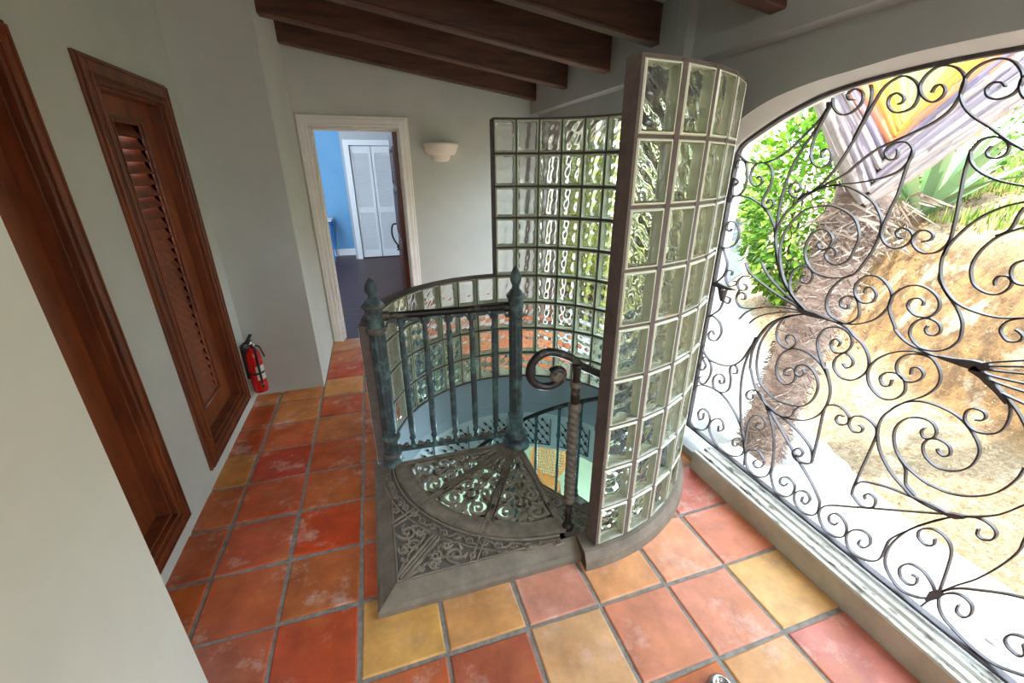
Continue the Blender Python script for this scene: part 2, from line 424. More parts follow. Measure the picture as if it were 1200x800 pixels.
# ceiling: sloping boards above the beams
def ceil_z(x): return 2.228 + .21 - (x-2.43)*.151
b = MB()
b.add([(-.5,-3.3,ceil_z(-.5)),(2.8,-3.3,ceil_z(2.8)),(2.8,YE+.2,ceil_z(2.8)),(-.5,YE+.2,ceil_z(-.5)),
       (-.5,-3.3,3.15),(2.8,-3.3,3.15),(2.8,YE+.2,3.15),(-.5,YE+.2,3.15)], [(0,1,2,3),(7,6,5,4),(0,4,5,1),(1,5,6,2),(2,6,7,3),(3,7,4,0)])
struct(b.build('ceiling', M['paint_grey']))
BL = ['dark wooden ceiling beam farthest back, nearest the white doorway wall', 'dark wooden ceiling beam second from the doorway wall, with a round knot',
      'dark wooden ceiling beam third from the doorway wall, the middle of five', 'dark wooden ceiling beam fourth from the doorway wall, ending above the standing glass blocks edge',
      'dark wooden ceiling beam nearest the viewer, only its end showing at the top edge']
for i, (yf, dz) in enumerate(((3.28,0),(2.585,-.005),(1.917,-.008),(1.40,.03),(.60,-.03))):
    b = MB(); w = .075; xa, xb = (XP-.03 if i == 0 else XP+ (0 if yf > 2.36 else -.49)), 2.44
    if i == 0: xa = XP-.02
    def zb(x): return 2.228+dz-(x-2.43)*.151
    # section: small ogee near the lower edge
    sec = [(0,0),(w,0),(w+.004,.012),(w,.022),(w,.2),(0,.2),(0,.022),(-.004,.012)]
    n = len(sec)
    b.add([(xa,yf-w+y,zb(xa)+z) for y,z in sec] + [(xb,yf-w+y,zb(xb)+z) for y,z in sec],
          [(k,(k+1)%n,n+(k+1)%n,n+k) for k in range(n)] + [tuple(range(n)), tuple(range(2*n-1,n-1,-1))])
    tag(b.build('ceiling_beam', M['beam'], bevel=.004), BL[i], 'beam', 'sloping ceiling beams', 'thing')

# ------------------------------------------------------------------ louvered doors in the left wall
def frame_steps(b, y0, y1, z0, z1, steps, x):
    """rectangular moulded frame; steps: list of (outer offset, inner offset, proud)"""
    for (a, c, pr) in steps:
        xx0, xx1 = x-.02, x+pr
        b.box(xx0, xx1, y0-a, y0-c, z0-a, z1+a); b.box(xx0, xx1, y1+c, y1+a, z0-a, z1+a)
        b.box(xx0, xx1, y0-c, y1+c, z0-a, z0-c); b.box(xx0, xx1, y0-c, y1+c, z1+c, z1+a)
for idx, D in enumerate((D1, D2)):
    y0, y1, z0, z1 = D
    b = MB(); steps = [(.10,.088,.014),(.088,.080,.026),(.080,.040,.020),(.040,.030,.027),(.030,.022,.018),(.022,.012,.012),(.012,.0,.022)]
    frame_steps(b, y0, y1, z0, z1, steps, XL)
    # reveal boards
    b.box(XL-.08, XL, y0-.001, y0+.012, z0, z1); b.box(XL-.08, XL, y1-.012, y1+.001, z0, z1)
    b.box(XL-.08, XL, y0, y1, z0-.001, z0+.012); b.box(XL-.08, XL, y0, y1, z1-.012, z1+.001)
    root = struct(b.build('door_%d' % (idx+1), M['mahog'], bevel=.0025))
    XF = XL-.055                         # face of the leaf
    ly0, ly1, lz0, lz1 = y0+.165, y1-.205, .36, 1.85   # louvre opening
    b = MB(); rect_hole(b, XF-.035, XF, y0+.012, y1-.012, z0+.012, z1-.012, [(ly0, ly1, lz0, lz1)])
    leaf = b.build('door_leaf', M['mahog2'], root)
    b = MB(); frame_steps(b, ly0, ly1, lz0, lz1, [(.028,.018,.012),(.018,.010,.022),(.010,.0,.010)], XF)
    b.build('panel_moulding', M['mahog'], leaf, bevel=.002)
    b = MB(); nn = 27; hh = (lz1-lz0)/nn
    for k in range(nn):
        zc = lz0+(k+.5)*hh
        b.obox((XF-.016,(ly0+ly1)/2,zc), (1,0,0), (0,1,0), (0,0,1), .001, .001, .001)
        ang = radians(32)
        b.obox((XF-.014,(ly0+ly1)/2,zc), (sin(ang),0,-cos(ang)), (0,1,0), (cos(ang),0,sin(ang)), hh*.62, (ly1-ly0)/2, .004)
    b.build('louver_slats', M['mahog'], leaf)

# ------------------------------------------------------------------ bedroom behind the doorway
b = MB()
for i in range(46):
    y = YE+.02+i*.11
    b.box(-1.6, 3.4, y+.001, y+.109, -.03, .0)
struct(b.build('floor_bedroom', M['darkfloor'], bevel=.002))
b = MB(); b.box(-1.7, .46, 8.3, 8.4, 0, 2.9); struct(b.build('wall_bedroom_blue', M['blue_wall']))
b = MB(); b.box(-1.8, -1.6, YE+.14, 8.4, 0, 2.9); struct(b.build('wall_bedroom_left', M['blue_wall']))
b = MB(); b.box(-1.6, .44, 8.275, 8.302, 0, .13); struct(b.build('baseboard_bedroom', M['white']))
CX0, CX1, CZ = .57, 2.05, 2.03
b = MB(); b.box(.44, CX0, 7.8, 8.4, 0, 2.9); b.box(CX1, 3.5, 7.8, 8.4, 0, 2.9); b.box(CX0, CX1, 7.8, 8.4, CZ, 2.9); b.box(CX0, CX1, 8.2, 8.4, 0, CZ)
struct(b.build('wall_bedroom_closet', M['grey_wall']))
b = MB(); b.box(3.4, 3.5, YE+.14, 7.8, 0, 2.9); struct(b.build('wall_bedroom_right', M['grey_wall']))
b = MB(); b.box(-1.8, 3.5, YE+.1, 8.4, 2.9, 3.0); struct(b.build('ceiling_bedroom', M['grey_wall']))
b = MB(); fr = .09; casing(b, CX0, CX1, CZ, 7.8); struct(b.build('trim_3', M['louver'], bevel=.004)); fr = .085
gx = (CX1-CX0)/4
BF = ['white louvered bifold closet leaf beside the left casing, left of the pair', 'white louvered bifold closet leaf second from the blue wall, behind the open dark door']
for k in range(2):
    x0, x1 = CX0+.01+k*gx, CX0+(k+1)*gx-.004; y = 7.83
    r = empty('bifold_leaf', ((x0+x1)/2, y, .02), BF[k], 'closet door', 'bifold closet leaves', 'thing')
    b = MB(); st = .045
    b.box(x0, x0+st, y, y+.03, .02, CZ-.01); b.box(x1-st, x1, y, y+.03, .02, CZ-.01)
    for (za, zb_) in ((.02,.16),(.86,.96),(CZ-.13,CZ-.01)): b.box(x0+st, x1-st, y, y+.03, za, zb_)
    b.build('leaf_frame', M['louver'], r, bevel=.003)
    b = MB()
    for (za, zb_) in ((.16,.86),(.96,CZ-.13)):
        m2 = int((zb_-za)/.03)
        for i in range(m2):
            z = za+(i+.5)*(zb_-za)/m2
            b.obox(((x0+x1)/2, y+.015, z), (1,0,0), (0,.75,.66), (0,-.66,.75), (x1-x0)/2-st, .02, .003)
    b.build('louver_slats', M['louver'], r)
# the dark door standing open into the bedroom
r = struct(bpy.data.objects.new('door_3', None)); r.location = (1.15, YE+.09, 0); COL.objects.link(r)
b = MB(); hx, hy = 1.147, YE+.085; L_, T_ = .74, .042
b.box(hx-T_, hx, hy, hy+L_, .01, 1.96)
leaf = b.build('door_leaf', M['mahog'], r, bevel=.003)
b = MB()
for (ya_, yb_) in ((.10,.34),(.42,.66)):
    for (za, zb_) in ((.2,.85),(1.0,1.42),(1.5,1.82)):
        xx = hx-T_
        for (a, c, pr) in ((.02,.0,.008),):
            b.box(xx-pr, xx+.001, hy+ya_-a, hy+ya_, za-a, zb_+a); b.box(xx-pr, xx+.001, hy+yb_, hy+yb_+a, za-a, zb_+a)
            b.box(xx-pr, xx+.001, hy+ya_, hy+yb_, za-a, za); b.box(xx-pr, xx+.001, hy+ya_, hy+yb_, zb_, zb_+a)
        b.box(xx-.006, xx+.001, hy+ya_+.03, hy+yb_-.03, za+.03, zb_-.03)
b.build('panel_moulding', M['mahog'], leaf)
b = MB(); xx = hx-T_; yy = hy+L_-.07
b.tube(spline([(xx-.005,yy,1.06),(xx-.05,yy,1.05),(xx-.07,yy,.98),(xx-.06,yy,.9),(xx-.03,yy,.84),(xx-.005,yy,.80),(xx-.012,yy,.77),(xx-.03,yy,.765)],5), .009, 8)
b.box(xx-.008, xx, yy-.02, yy+.02, 1.03, 1.25); b.lathe([(.02,.785),(.024,.79),(.024,.81),(.02,.815)], (xx-.006,yy), 12)
b.build('door_handle', M['handle'], r)
# blue side table
r = empty('side_table', (-.18, 7.95, 0), 'bright blue slim legged table with pale top against the blue bedroom wall', 'table')
b = MB(); b.box(-.55, .10, 7.68, 8.22, .735, .765); b.build('table_top', M['louver'], r, bevel=.004)
b = MB(); b.box(-.50, .05, 7.72, 8.18, .64, .735); b.build('apron', M['bluetable'], r, bevel=.003)
for sx in (-.48, .04):
    for sy in (7.73, 8.17):
        b = MB(); dx = .02 if sx > -.2 else -.02
        b.tube([(sx-dx*.5,sy,.735),(sx+dx*.6,sy,.6),(sx,sy,.3),(sx+dx*1.2,sy,.0)], [.028,.03,.017,.012], 8); b.build('leg', M['bluetable'], r)

# ------------------------------------------------------------------ wall sconce
b = MB(); sc_ = (1.535, YE)
prof = [(.02,1.700),(.062,1.703),(.082,1.722),(.092,1.750),(.094,1.757),(.130,1.760),(.145,1.775),(.157,1.800),(.163,1.822),(.167,1.824),(.167,1.834),(.172,1.836),(.174,1.858),(.168,1.860),(.158,1.855),(.15,1.80),(.02,1.76)]
b.lathe([(r*.97,z) for r,z in prof], sc_, 28, 0, pi, 2*pi, sm=True)
tag(b.build('wall_sconce', M['lampwhite']), 'white half bowl plaster sconce on the end wall right of the doorway', 'wall lamp')

# ------------------------------------------------------------------ fire extinguisher
ex, ey = -.112, 2.262
r = empty('fire_extinguisher', (ex, ey, .085), 'red fire extinguisher hung low in the corner beside the far louvered door', 'fire extinguisher')
b = MB(); b.lathe([(.035,.082),(.046,.086),(.05,.1),(.05,.36),(.046,.39),(.034,.415),(.02,.43),(.017,.445)], (ex,ey), 28); b.build('cylinder', M['red'], r)
b = MB(); b.lathe([(.0505,.19),(.0505,.30)], (ex,ey), 16, 0, radians(-80), radians(40), close=False); b.build('paper_label', M['labelw'], r)
b = MB(); b.lathe([(.0512,.236),(.0525,.238),(.0525,.250),(.0512,.252)], (ex,ey), 28); b.build('strap', M['black'], r)
b = MB(); b.lathe([(.016,.44),(.02,.445),(.02,.475),(.013,.48),(.013,.49)], (ex,ey), 14)
b.tube([(ex,ey,.462),(ex+.03,ey-.02,.465)], .012, 10); b.build('valve', M['chrome'], r)
b = MB(); b.obox((ex-.012,ey-.045,.492), (.2,.98,.0), (.98,-.2,0), (0,0,1), .05, .011, .004)
b.obox((ex+.005,ey-.03,.515), (.2,.9,.38), (.98,-.2,0), (-.1,-.37,.92), .05, .011, .004)
b.tube(spline([(ex+.006,ey+.02,.49),(ex-.02,ey-.06,.5),(ex-.03,ey-.1,.49),(ex-.028,ey-.1,.47),(ex-.01,ey-.04,.465)],4), .005, 6); b.build('lever_handle', M['black'], r)
b = MB(); b.tube(spline([(ex+.01,ey-.03,.465),(ex+.035,ey-.048,.44),(ex+.036,ey-.052,.36),(ex+.034,ey-.05,.25),(ex+.033,ey-.05,.18),(ex+.033,ey-.05,.13)],5), .008, 8)
b.build('hose', M['black'], r)
b = MB(); b.tube([(ex+.033,ey-.05,.175),(ex+.033,ey-.05,.155)], .0105, 8); b.build('hose_clip', M['chrome'], r)
b = MB(); b.tube(spline([(ex+.01,ey+.02,.45),(ex+.045,ey+.03,.43),(ex+.058,ey+.03,.38),(ex+.07,ey+.02,.35)],5), .006, 6); b.build('pull_strap', M['black'], r)
b = MB(); b.box(XL-.002, XL+.02, ey-.02, ey+.02, .2, .46); b.box(XL, ex, ey-.012, ey+.012, .42, .432); b.build('wall_bracket', M['black'], r)

# ------------------------------------------------------------------ stair curb
r = empty('stair_curb', (.69,.21,0), 'raised grey concrete curb edging the iron landing and the curved glass', 'curb')
b = MB(); pr = [(0,-.004),(0,.028),(.012,.040),(.022,.043),(.078,.074),(.085,.070),(.085,-.15)]
P3 = [(.69,1.20),(.69,.21),(1.60,.21)]
vs = []
for d, z in pr: vs += [(.69+d,1.20,z),(.69+d,.21+d,z),(1.60,.21+d,z)]
n = len(pr)
b.add(vs, [(i*3+k,i*3+k+1,(i+1)*3+k+1,(i+1)*3+k) for i in range(n-1) for k in range(2)])
b.add([vs[i*3+2] for i in range(n)], [tuple(range(n))]); b.add([vs[i*3] for i in range(n)], [tuple(range(n))])
b.build('straight_curb', M['concrete'], r)
b = MB()
def ringsolid(b, prof, a0, a1, n, c=GC, mi=0, capm=None):
    m = len(prof); vs = []
    for i in range(n+1):
        a = radians(a0+(a1-a0)*i/n)
        vs += [(c[0]+rr*cos(a), c[1]+rr*sin(a), z) for rr, z in prof]
    b.add(vs, [(i*m+k,i*m+(k+1)%m,(i+1)*m+(k+1)%m,(i+1)*m+k) for i in range(n) for k in range(m)], mi)
    b.add(vs[:m], [tuple(range(m))], mi if capm is None else capm); b.add(vs[-m:], [tuple(range(m-1,-1,-1))], mi)
ringsolid(b, [(.812,-.15),(.812,.0848),(.915,.0848),(.925,.06),(.935,.045),(.94,-.004),(.94,-.15)], -93, -12, 40, capm=1)
b.build('curved_curb', [M['concrete'], M['brownstone']], r)
b = MB(); ringsolid(b, [(.812,-.16),(.812,.0848),(.905,.0848),(.905,-.16)], -12, 177.5, 70); b.build('inner_curb', M['wellblue'], r)

# ------------------------------------------------------------------ glass block wall
A0, NC, NL = -89.3, 17, 9
PA = (86.74-A0)/NC
Z0, PZ = .089, .2057
gw = tag(bpy.data.objects.new('glass_block_wall', None), 'curved wall of wavy glass blocks round the stairwell, low left and tall right', 'glass block wall', None, 'thing')
gw.location = (GC[0], GC[1], Z0); COL.objects.link(gw)
def block_mesh(w, wi, h, t):
    """solid pressed-glass block: rim, bevel and a rippled field on both faces"""
    b = MB()
    nx, nz = 12, 16
    def wave(u, v, s):
        return .0046*sin(5.2*u+3.4*v+s)*cos(4.4*v-3.6*u+1.3*s) + .0017*sin(8*u-9*v+2*s)
    loops = []
    for sgn, ww in ((1, w), (-1, wi)):
        y = sgn*t/2; rim = .007; bev = .012
        def rect(e, yy): return [(-ww/2+e,yy,-h/2+e),(ww/2-e,yy,-h/2+e),(ww/2-e,yy,h/2-e),(-ww/2+e,yy,h/2-e)]
        loops.append((rect(0, y-sgn*.006), rect(.004, y), rect(rim, y), rect(bev, y-sgn*.006)))
        xs = [-ww/2+bev+(ww-2*bev)*i/nx for i in range(nx+1)]; zs = [-h/2+bev+(h-2*bev)*j/nz for j in range(nz+1)]
        vs = []
        for j, z in enumerate(zs):
            for i, x in enumerate(xs):
                edge = min(i, nx-i, j, nz-j); k = min(1, edge/1.6)
                vs.append((x, y-sgn*.006 + sgn*k*(wave(x*10, z*10, 0 if sgn > 0 else 1.7)), z))
        b.add(vs, [(j*(nx+1)+i, j*(nx+1)+i+1, (j+1)*(nx+1)+i+1, (j+1)*(nx+1)+i) for j in range(nz) for i in range(nx)], 0, None, True)
        rs = loops[-1]
        for q_, (p, q) in enumerate(zip(rs, rs[1:])):
            b.add(p+q, [(k, (k+1)%4, 4+(k+1)%4, 4+k) for k in range(4)], 1 if q_ < 2 else 0)
    b.add(loops[0][0]+loops[1][0], [(k,(k+1)%4,4+(k+1)%4,4+k) for k in range(4)], 1)
    bb = b.build('glass_block', [M['glass'], M['glass_edge']])
    bm = bmesh.new(); bm.from_mesh(bb.data); bmesh.ops.remove_doubles(bm, verts=bm.verts, dist=1e-5); bmesh.ops.recalc_face_normals(bm, faces=bm.faces); bm.to_mesh(bb.data); bm.free()
    return bb
BW, BWI, BH = .138, .142, .194
proto = block_mesh(BW, BWI, BH, GR1-GR0-.004)
rm = (GR0+GR1)/2
spots = []
for c in range(NC+NL):
    for k in range(9 if c < NC else 4):
        a = radians(A0+(c+.5)*PA)
        p = Vector((GC[0]+rm*cos(a), GC[1]+rm*sin(a), Z0+(k+.5)*PZ))
        d = CAM-p
        spots.append((abs(d.normalized().dot(Vector((cos(a),sin(a),0))))/d.length_squared, a, p))
spots.sort(key=lambda s: -s[0])
rest = MB(); pv = [v.co.copy() for v in proto.data.vertices]; pf = [tuple(p.vertices) for p in proto.data.polygons]; ps = [(p.use_smooth, p.material_index) for p in proto.data.polygons]
for i, (sz, a, p) in enumerate(spots):
    mw = Matrix.Translation(p) @ Matrix.Rotation(a-pi/2, 4, 'Z')
    if i < 100:
        o = proto if i == 0 else proto.copy()
        if i: COL.objects.link(o)
        o.parent = gw; o.matrix_parent_inverse = Matrix.Identity(4); o.matrix_basis = Matrix.Translation(-gw.location) @ mw
    else:
        off = len(rest.v); rest.v += [tuple(mw @ v) for v in pv]
        for f, s_ in zip(pf, ps): rest.f.append(tuple(off+x for x in f)); rest.m.append(s_[1]); rest.col.append(None); rest.sm.append(s_[0])
tag(rest.build('glass_block_field', [M['glass'], M['glass_edge']], gw), kind='stuff')
b = MB(); ro, ri = GR1-.006, GR0+.004
def seg(a_0, a_1, z0, z1, n=1, r0=ri, r1=ro): ringsolid(b, [(r0,z0),(r0,z1),(r1,z1),(r1,z0)], a_0, a_1, n)
hb = math.degrees(BW/2/rm)
def wedge(a, z0, z1):
    """upright joint between two flat blocks: parallel faces on the blocks, so it widens outwards"""
    al, ar = radians(a-PA/2), radians(a+PA/2)
    pts = []
    for ang, sg in ((al, 1), (ar, -1)):
        c = Vector((cos(ang), sin(ang))); t = Vector((-sin(ang), cos(ang)))
        for r_, bw_ in ((ri, BWI), (ro, BW)): pts.append(Vector(GC) + c*r_ + t*sg*(bw_/2+.0006))
    q = [pts[0], pts[1], pts[3], pts[2]]
    if (q[2]-q[1]).dot(Vector((-sin(radians(a)), cos(radians(a))))) < .003: return
    b.prism([(v.x, v.y) for v in q], z0, z1)
for c in range(1, NC+NL):
    top = Z0+(9 if c < NC else 4)*PZ
    if c == NC: wedge(A0+c*PA, Z0, Z0+9*PZ)
    else: wedge(A0+c*PA, Z0, top)
for c in range(NC+NL):
    for k in range(10 if c < NC else 5):
        zc = Z0+k*PZ; h = (PZ-BH)/2-.0006
        seg(A0+c*PA, A0+(c+1)*PA, zc-h if k else zc-.004, zc+h if k < (9 if c < NC else 4) else zc+.006)
for (ang, sg, top) in ((A0, -1, Z0+9*PZ), (A0+(NC+NL)*PA, 1, Z0+4*PZ)):
    am = radians(ang-sg*PA/2)
    c = Vector((cos(am), sin(am))); t = Vector((-sin(am), cos(am)))*sg
    q = [Vector(GC)+c*ri+t*(BWI/2+.0006), Vector(GC)+c*ro+t*(BW/2+.0006), Vector(GC)+c*ro+t*(BW/2+.012), Vector(GC)+c*ri+t*(BWI/2+.010)]
    b.prism([(v.x,v.y) for v in q], Z0, top+.004)
b.build('mortar_joints', M['mortar'], gw)
# ------------------------------------------------------------------ spiral staircase
ZL = .08                                # top of the iron landing
stair = empty('spiral_staircase', (SP[0], SP[1], -2.7), 'ornate patinated cast iron spiral staircase with pierced landing inside the glass blocks', 'spiral staircase')
# centre pole
b = MB(); N48 = 48
px, py = SP
b.lathe([(.085,.066),(.085,.082),(.078,.10),(.070,.108),(.066,.125),(.072,.135),(.070,.15),(.060,.16),(.062,.168),(.055,.176),(.046,.186)], SP, 32)
b.lathe([(.046,.186),(.044,.27),(.047,.275),(.047,.29),(.040,.296)], SP, 32, close=False)
b.lathe([(.040,.296),(.036,.31,.0),(.036,.32,.10),(.036,.885,.10),(.036,.895,0),(.044,.90),(.046,.912),(.041,.92)], SP, N48, flute=10, close=False)
b.lathe([(.041,.92),(.042,1.0),(.049,1.008),(.05,1.022),(.041,1.03),(.033,1.045),(.02,1.06)], SP, 32)
pole = b.build('center_pole', M['patina'], stair)
b = MB(); b.lathe([(.016,1.055),(.021,1.066),(.017,1.072),(.026,1.088),(.030,1.105),(.027,1.13),(.018,1.155),(.006,1.172),(.001,1.176)], SP, 20); b.build('finial', M['patina'], pole)
b = MB(); b.lathe([(.05,-2.7),(.05,.066)], SP, 20); b.build('shaft', M['teal'], pole)
# --- ornament helpers working in polar landing coordinates
def plane(z):
    return lambda x, y, d: (x, y, z+d)
def polar(r, a): return (SP[0]+r*cos(radians(a)), SP[1]+r*sin(radians(a)))
def sector_ornament(b, a0, z, r0=.15, r1=.635, half=15):
    """mirrored scrollwork filling one 30 degree sector (openwork)"""
    f = plane(z); am = a0+half
    ax = (cos(radians(am)), sin(radians(am))); ay = (-ax[1], ax[0])
    def P(u, v): return (SP[0]+ax[0]*u+ay[0]*v, SP[1]+ax[1]*u+ay[1]*v)
    def rib(pts, w, d0=-.012, d1=.005): b.ribbon([P(*p) for p in pts], [x*1.5 for x in w] if isinstance(w, list) else w*1.75, d0, d1, f)
    for s_ in (1, -1):
        for (cu, cv, r, ph, tn) in ((.565,.075,.060,200,1.7),(.455,.060,.044,190,1.5),(.355,.048,.034,170,1.5),(.265,.034,.025,170,1.4)):
            sp = [(u, s_*v) for u, v in spiral(cu, cv, r, r*.12, radians(ph), -tn, 30)]
            rib(sp, [max(.0045, .011*(1-.6*i/30)) for i in range(31)])
            sp2 = [(u, s_*v) for u, v in spiral(cu, cv, r*.55, r*.10, radians(ph+150), -1.0, 16)]
            rib(sp2, .005, -.005, .002)
            # leaflets round the scroll
            for q in range(5):
                an = radians(40+q*62); c0 = (cu+r*cos(an), s_*(cv+r*sin(an))); c1 = (cu+1.33*r*cos(an+.45), s_*(cv+1.33*r*sin(an+.45)))
                rib([c0, ((c0[0]+c1[0])/2+.004, (c0[1]+c1[1])/2), c1], [.014,.010,.003])
        rib(spline([(.635,.012*s_),(.60,.004*s_),(.54,.012*s_),(.50,.030*s_),(.47,.012*s_),(.42,.006*s_)],4), .008)
        rib(spline([(.42,.006*s_),(.40,.020*s_),(.36,.012*s_),(.32,.006*s_),(.29,.016*s_),(.25,.006*s_),(.20,.002*s_)],4), .007)
        rib(spline([(.635,.10*s_),(.60,.135*s_),(.54,.128*s_),(.50,.11*s_),(.46,.112*s_),(.42,.096*s_),(.37,.088*s_),(.33,.076*s_),(.28,.060*s_)],4), .008)
        rib(spline([(.24,.03*s_),(.21,.022*s_),(.19,.03*s_),(.16,.02*s_)],3), .008)
        rib([(.63,.05*s_),(.61,.03*s_)], [.018,.004]); rib([(.63,.14*s_),(.60,.15*s_)], [.02,.004])
    rib([(.55,0),(.52,0),(.48,0)], [.004,.016,.003]); rib([(.40,0),(.375,0),(.33,0)], [.004,.013,.003]); rib([(.24,0),(.21,0),(.15,0)], [.004,.012,.014])
def solid_sector(b, pts_outer, pts_inner, z0, z1):
    n = len(pts_outer); vs = [(x,y,z) for z in (z0,z1) for x,y in pts_outer+pts_inner[::-1]]
    m = 2*n
    b.add(vs, [tuple(range(m-1,-1,-1)), tuple(range(m,2*m))] + [(i,(i+1)%m,m+(i+1)%m,m+i) for i in range(m)])
def spoke(b, a, r0, r1, w, z0, z1):
    p, q = polar(r0, a), polar(r1, a); f = plane(0)
    b.ribbon([p, q], w, z0, z1, f)
    for o in (-.3, .3):
        t = (-sin(radians(a))*w*o, cos(radians(a))*w*o)
        b.ribbon([(p[0]+t[0],p[1]+t[1]),(q[0]+t[0],q[1]+t[1])], .004, z1, z1+.004, f)
def sector_frame(b, a0, a1, z, r1=.723, edges=(1,1)):
    solid = lambda ra, rb, n=10: solid_sector(b, [polar(rb, a0+(a1-a0)*i/n) for i in range(n+1)], [polar(ra, a0+(a1-a0)*i/n) for i in range(n+1)], z-.02, z)
    solid(.635, r1); solid(.04, .155, 6)
    for a in [q for q, e in zip((a0, a1), edges) if e]: spoke(b, a, .06, r1, .042, z-.021, z+.001)
    b.ribbon([polar(.646, a0+(a1-a0)*i/10) for i in range(11)], .004, z, z+.004, plane(0))
    b.ribbon([polar(r1-.008, a0+(a1-a0)*i/10) for i in range(11)], .005, z, z+.004, plane(0))
# landing: three pierced sectors
lp = MB()
for a in (180, 210, 240): sector_frame(lp, a, a+30, ZL, edges=(1, a == 240))
landing = lp.build('landing_frame', M['iron'], stair)
for a in (180, 210, 240):
    b = MB(); sector_ornament(b, a, ZL-.004); b.build('pierced_panel', M['iron_worn'], landing)
# landing: solid corner outside the quarter circle, with raised scrolls
b = MB(); z = ZL-.012
cx0, cy0 = .768, .288
arcp = [polar(.722, 180+90*i/24) for i in range(25)]
poly = [(cx0, 1.05)] + [(cx0, cy0)] + [(1.60, cy0)] + [(1.60,.327)] + arcp[::-1]
n = len(poly)
# fan triangulation by strips: arc point i to corner path
def corner_pt(t):  # along left edge then front edge
    L1, L2 = 1.05-cy0, 1.53-cx0
    d = t*(L1+L2)
    return (cx0, 1.05-d) if d < L1 else (cx0+d-L1, cy0)
ts = sorted({i/24 for i in range(25)} | {(1.05-cy0)/((1.05-cy0)+(1.53-cx0))})
vs = []; 
for t in ts:
    a = 180+90*t; vs += [(*polar(.722, a), z), (*corner_pt(t), z), (*polar(.722, a), z-.03), (*corner_pt(t), z-.03)]
fs = []
for i in range(len(ts)-1):
    o, p = i*4, i*4+4
    fs += [(o,o+1,p+1,p),(o+2,p+2,p+3,o+3),(o+1,o+3,p+3,p+1)]
b.add(vs, fs); b.box(1.50, 1.66, cy0, .335, z-.03, z)
corner = b.build('corner_plate', M['iron_dark'], landing)
b = MB(); f = plane(z)
def R(pts, w=.007, h=.006): b.ribbon(pts, [x*1.15 for x in w] if isinstance(w, list) else w*1.15, -.002, h*1.5, f)
# edge beads
R([(cx0+.008,1.03),(cx0+.008,cy0+.008),(1.50,cy0+.008)], .005)
R([polar(.735, 182+86*i/30) for i in range(31)], .005)
R([polar(.800, 190+32*i/14) for i in range(15)], .004); R([polar(.800, 227+32*i/14) for i in range(15)], .004)
for a in (210, 240):
    for o in (-.013, .013):
        t = (-sin(radians(a))*o, cos(radians(a))*o); re = (.885 if a == 210 else .875)
        R([(polar(.735,a)[0]+t[0], polar(.735,a)[1]+t[1]), (polar(re,a)[0]+t[0], polar(re,a)[1]+t[1])], .005)
for o in (-.016, .0, .016):
    t = (-sin(radians(225))*o, cos(radians(225))*o)
    R([(polar(.80,225)[0]+t[0], polar(.80,225)[1]+t[1]), (polar(1.05,225)[0]+t[0], polar(1.05,225)[1]+t[1])], .006)
# running scroll in the narrow band
for a in range(186, 268, 5):
    s_ = 1 if (a//5) % 2 else -1
    c = polar(.768+.006*s_, a); R(spiral(c[0], c[1], .020, .004, radians(a+90), s_*1.2, 14), .0045)
    R([polar(.768-.014*s_, a-2.5), polar(.768+.016*s_, a), polar(.768+.010*s_, a+2.5)], .004)
# leafy scrolls in the corner fields (mirrored about the diagonal)
dg = radians(225); dx, dy = cos(dg), sin(dg); nx_, ny_ = -dy, dx
def Q(u, v): return (SP[0]+dx*u+nx_*v, SP[1]+dy*u+ny_*v)
for s_ in (1, -1):
    fld = [(.815,.05),(.985,.035),(.835,.205)]
    for (u, v, r, ph, tn) in ((.850,.135,.042,30,1.5),(.895,.065,.026,200,1.4),(.935,.085,.020,60,1.3),(.825,.075,.018,100,1.2),(.975,.045,.012,100,1.2)):
        R([Q(p, s_*q) for p, q in spiral(u, v, r, r*.15, radians(ph), -tn, 24)], [max(.004,.009*(1-.55*i/24)) for i in range(25)], .007)
        for k in range(4):
            an = radians(ph+k*70); R([Q(u+r*cos(an), s_*(v+r*sin(an))), Q(u+1.4*r*cos(an+.5), s_*(v+1.4*r*sin(an+.5)))], [.012,.003], .006)
    R([Q(*p) for p in spline([(1.03,.022*s_),(.98,.040*s_),(.93,.055*s_),(.88,.10*s_),(.845,.17*s_)],5)], .007, .006)
    R([Q(*p) for p in spline([(.93,.055*s_),(.88,.045*s_),(.83,.05*s_)],4)], .006, .006)
    # frame of the field
    R([Q(1.045,.020*s_),Q(.812,.022*s_),Q(.795,.10*s_)], .004)
for (u0, v0, a) in ((.795,.60,205),(1.18,.305,245)):
    pass
for (x, y, r, ph) in ((.80,.80,.018,90),(.815,.74,.014,0),(.795,.70,.02,60),(1.15,.318,.014,0),(1.22,.308,.011,120),(1.10,.325,.018,30)):
    R(spiral(x, y, r, .003, radians(ph), 1.3, 16), .005)
b.build('relief_scrolls', M['iron_worn'], corner)
# lower treads, turning down counter-clockwise from the landing's right edge
RISE = .22
def tread_mesh():
    b = MB(); sector_frame(b, 0, 31, 0); 
    # riser under the front edge
    b.ribbon([polar(.06,31), polar(.72,31)], .006, -.19, -.02, plane(0))
    sector_ornament(b, 0, -.004)
    return b
tb_ = tread_mesh()
tp = tb_.build('tread', M['iron'], None)
for v in tp.data.vertices: v.co.x -= SP[0]; v.co.y -= SP[1]
NT = 11
for k in range(NT):
    o = tp if k == 0 else tp.copy()
    if k: COL.objects.link(o)
    o.parent = stair; o.matrix_parent_inverse = Matrix.Translation(-stair.location)
    o.matrix_basis = Matrix.Translation((SP[0], SP[1], ZL-RISE*(k+1))) @ Matrix.Rotation(radians(270+30*k), 4, 'Z')
